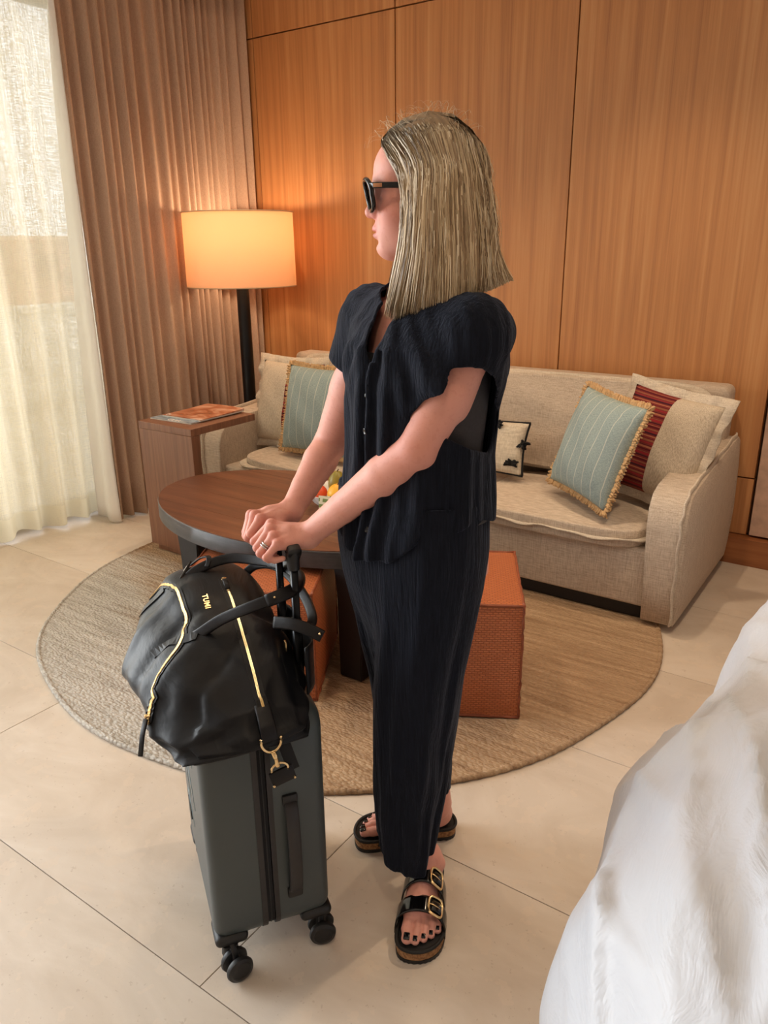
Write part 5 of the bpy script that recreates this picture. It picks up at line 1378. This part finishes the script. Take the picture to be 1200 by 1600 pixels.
for s_ in range(NS):
    side = 1 if s_ % 4 else -1; q = hr.random()**1.0; depth = hr.random(); jit = hr.gauss(0, .012)
    tend = .93+.09*hr.random()-.16*max(0, hr.gauss(0, .6)); n = 15; wd = hr.uniform(.0005, .0012); base = HCOL[hr.choices(range(5), (4, 5, 4, 2, 2.6))[0]]*hr.uniform(.85, 1.12)
    wav, wph = hr.uniform(.0006, .003), hr.uniform(0, 6.3); dq = hr.gauss(0, .03); lift = .0005+.010*depth**1.5; fly = hr.random() < .02
    P_, N_ = [], []
    for k in range(n):
        t = (k/(n-1))*tend; p = hair_pt(min(max(q+dq*t*t, 0), 1), min(t, 1.0), side); ctr = np.array([-.012, 0, p[2]]); d = p-ctr; d /= np.linalg.norm(d)+1e-9
        off = lift*(.25+.75*min(1, t*2.0))+(wav*math.sin(9*t+wph))*t+(.012*t*(1-t)*4*hr.random() if fly else 0)
        p = p+d*off+np.array([.5*wav*math.sin(13*t+wph*2), .3*wav*math.cos(11*t+wph), 0])*t
        if t > .9: p = p-d*.004*(t-.9)*10*hr.random()
        P_.append(p); N_.append(d)
    b0 = len(sv)
    for k in range(n):
        tg_ = P_[min(k+1, n-1)]-P_[max(k-1, 0)]; tg_ /= np.linalg.norm(tg_)+1e-9; sdv = np.cross(tg_, N_[k]); sdv /= np.linalg.norm(sdv)+1e-9; w_ = wd*(1 if k < n-3 else [.8, .5, .12][k-n+3])
        sv.append(hp(*(P_[k]+sdv*w_))); sv.append(hp(*(P_[k]-sdv*w_+N_[k]*.0005))); tcol = base*(.72+.38*min(1, k/5)); scol += [tcol, tcol*.9]
    for k in range(n-1): a = b0+2*k; sf.append((a, a+1, a+3, a+2))
# flyaway hairs standing off the crown
for s_ in range(90):
    q = hr.uniform(0, .8); side = hr.choice((1, 1, -1)); p = hair_pt(q, hr.uniform(0, .12), side); d = p-np.array([0, 0, .02]); d /= np.linalg.norm(d); tn = np.array([hr.gauss(0, 1), hr.gauss(0, 1), hr.gauss(0, .3)]); tn -= d*(tn@d); tn /= np.linalg.norm(tn); ln = hr.uniform(.015, .045); b0 = len(sv)
    for k in range(8):
        u = k/7; c = p+d*(.006+ln*.42*math.sin(math.pi*u*.8))+tn*ln*u; o2 = np.cross(d, tn)*.00028
        sv.append(hp(*(c+o2))); sv.append(hp(*(c-o2))); scol += [HCOL[4]*.9]*2
    for k in range(7): a = b0+2*k; sf.append((a, a+1, a+3, a+2))
st_ = npmesh('hair_strands', sv, sf, HM); add_col(st_, scol); st_.parent = cap; tag(st_, 'fine blonde strands', kind='stuff')
# eyebrow
keep(tube('eyebrow', [hp(.086, .014, .021), hp(.083, .026, .0255), hp(.073, .042, .023), hp(.066, .049, .017)], [.0022, .0028, .0022, .001], plain('brow_hair', (150, 118, 92), .8), n=6), person)

# ---- sunglasses
sg = empty('sunglasses', hp(.09, 0, 0)); keep(sg, person)
ACE = plain('black_acetate', (12, 12, 14), .12)
def lens_ring(s, n=40):
    out = []
    for k in range(n):
        a = 2*math.pi*k/n; ca, sa = math.cos(a), math.sin(a); e = .72
        y = .034*s+.0285*math.copysign(abs(ca)**e, ca)+.004*s*(sa > 0)*abs(ca); z = -.006+.0245*math.copysign(abs(sa)**e, sa)
        x = .1035-2.2*y*y+.22*z
        out.append(Vector(hp(x, y, z)))
    return out
def to_sg(o): o.parent = sg; o.matrix_parent_inverse = (person.matrix_basis @ sg.matrix_parent_inverse @ sg.matrix_basis).inverted(); return o
for s in (-1, 1):
    rg = lens_ring(s); to_sg(tube('rim', rg, .0041, ACE, n=10, closed=True, up=Vector(HX_)))
    c = sum(rg, Vector())/len(rg); to_sg(tag(pydata('lens', [c]+rg, [(0, 1+i, 1+(i+1) % 40) for i in range(40)], MAT['dark_lens']), 'dark tinted lens'))
    hz = .007
    to_sg(tube('temple', [hp(.0985, .064*s, hz), hp(.085, .0715*s, hz+.0005), hp(.05, .0765*s, hz), hp(.01, .079*s, hz-.001), hp(-.02, .079*s, hz-.006)], 1, ACE, n=12, flat=(.0048, .0019), up=Vector(HY_)))
    to_sg(tag(box('hinge_plate', hp(.084, .0738*s, hz+.0003), (.0150, .0012, .0062), plain('rose_gold', (206, 152, 116), .3, .9), bev=.0004, rot=axes_rot(tuple(HX_*.985-HY_*.17*s), (0, 0, 1))), 'rose gold plate'))
to_sg(tube('bridge', [hp(.1035, -.0075, .004), hp(.1060, 0, .006), hp(.1035, .0075, .004)], .0028, ACE, n=8))

# ---- sandals
CORK = NT('cork', rough=.85); ck = CORK.noise(160, 3, .6); CORK.color(CORK.ramp(ck, [(.35, lin((118, 80, 48))), (.6, lin((166, 122, 80)))])); CORK.bump(ck, .0015, .5); CORK = CORK.m
PAT = plain('black_patent', (12, 12, 14), .08); BED = plain('footbed_black', (24, 22, 22), .7)
outl = [(-.012, 0), (-.006, .022), (.012, .033), (.05, .034), (.09, .034), (.13, .042), (.17, .052), (.205, .050), (.232, .036), (.248, .012), (.252, -.016), (.243, -.038), (.222, -.048), (.185, -.048), (.14, -.040), (.09, -.032), (.05, -.033), (.012, -.033), (-.006, -.022)]
for (o, d, m, _), q, lab in zip(FEET, FQ, ('front', 'rear')):
    sd = empty('sandal', (*o, 0)); keep(sd, person)
    def to_sd(ob, sd=sd): ob.parent = sd; ob.matrix_parent_inverse = (person.matrix_basis @ sd.matrix_parent_inverse @ sd.matrix_basis).inverted(); return ob
    ol = [(p.x, p.y) for p in spline([(x, y, 0) for x, y in outl], 5, True)]
    def slab(nm, z0, z1, g, mat, ridg=0):
        V = [q(x*(1+g*4 if x > 0 else 1)-(.0), y+(g*math.copysign(1, y)), z-SOLE) for z in (z0, z1) for x, y in ol]; n = len(ol)
        if ridg: V = [v_+np.array([0, 0, (ridg*(i % 2) if i < n else 0)]) for i, v_ in enumerate(V)]
        F = [tuple(n+i for i in range(n)), tuple(reversed(range(n)))]+[(i, (i+1) % n, n+(i+1) % n, n+i) for i in range(n)]
        ob = pydata(nm, V, F, mat, smooth=False); bm = bmesh.new(); bm.from_mesh(ob.data); bmesh.ops.recalc_face_normals(bm, faces=bm.faces); bm.to_mesh(ob.data); bm.free(); return to_sd(ob)
    slab('outsole', .0, .010, .0015, RUB, .002); slab('cork_midsole', .0095, .027, .0005, CORK); slab('footbed', .0265, .0315, .0, BED)
    to_sd(tube('footbed_rim', [q(x*1.0, y*1.0, z_ ) for (x, y), z_ in zip(ol, [.0015]*len(ol))], .0042, BED, n=8, closed=True))
    for xs, hgt, wd_, hw in ((.122, .086, .021, .047), (.176, .060, .020, .053)):
        def strap(u, v, xs=xs, hgt=hgt, wd_=wd_, hw=hw):
            a = math.pi*(u); y = math.cos(a)*hw; z = -.012+(hgt)*max(0, math.sin(a))**.62; x = xs+(v-.5)*2*wd_-.010*(1-math.sin(a))*0+.012*(hgt/.06)*0-z*.16
            return q(x, y*(1.0+.0*v), z-.12*(x-xs)*math.sin(a))
        s0 = grid_mesh('strap', strap, 36, 8, PAT); mdf = s0.modifiers.new('s', 'SOLIDIFY'); mdf.thickness = .0035; mdf.offset = 1; to_sd(s0)
        # big gold buckle on the outer slope of each strap
        uc = .31; c = Vector(strap(uc, .5)); tu = (Vector(strap(uc-.06, .5))-Vector(strap(uc+.06, .5))).normalized(); tv = (Vector(strap(uc, 1))-Vector(strap(uc, 0))).normalized(); nn = tv.cross(tu).normalized()
        if nn.z < 0: nn = -nn
        c = c+nn*.0055; pts = []
        for k in range(40):
            a = 2*math.pi*k/40; ca, sa = math.cos(a), math.sin(a); e = .55; pts.append(c+tu*.0165*math.copysign(abs(ca)**e, ca)+tv*.0215*math.copysign(abs(sa)**e, sa)-nn*.0035*ca*ca)
        to_sd(tag(tube('buckle', pts, .0030, GOLD, n=10, closed=True), 'gold buckle')); to_sd(tube('buckle_pin', [c-tu*.017, c-tu*.004+nn*.0015, c+tu*.010], .0015, GOLD, n=8))
        def over(u, v, strap=strap, uc=uc, nn=nn):
            return tuple(Vector(strap(uc+.12-.24*u-.05, .18+.64*v))+nn*(.0045+.003*math.sin(math.pi*u)))
        s1 = grid_mesh('strap_end', over, 12, 5, PAT); mdf = s1.modifiers.new('s', 'SOLIDIFY'); mdf.thickness = .003; mdf.offset = 1; to_sd(s1)
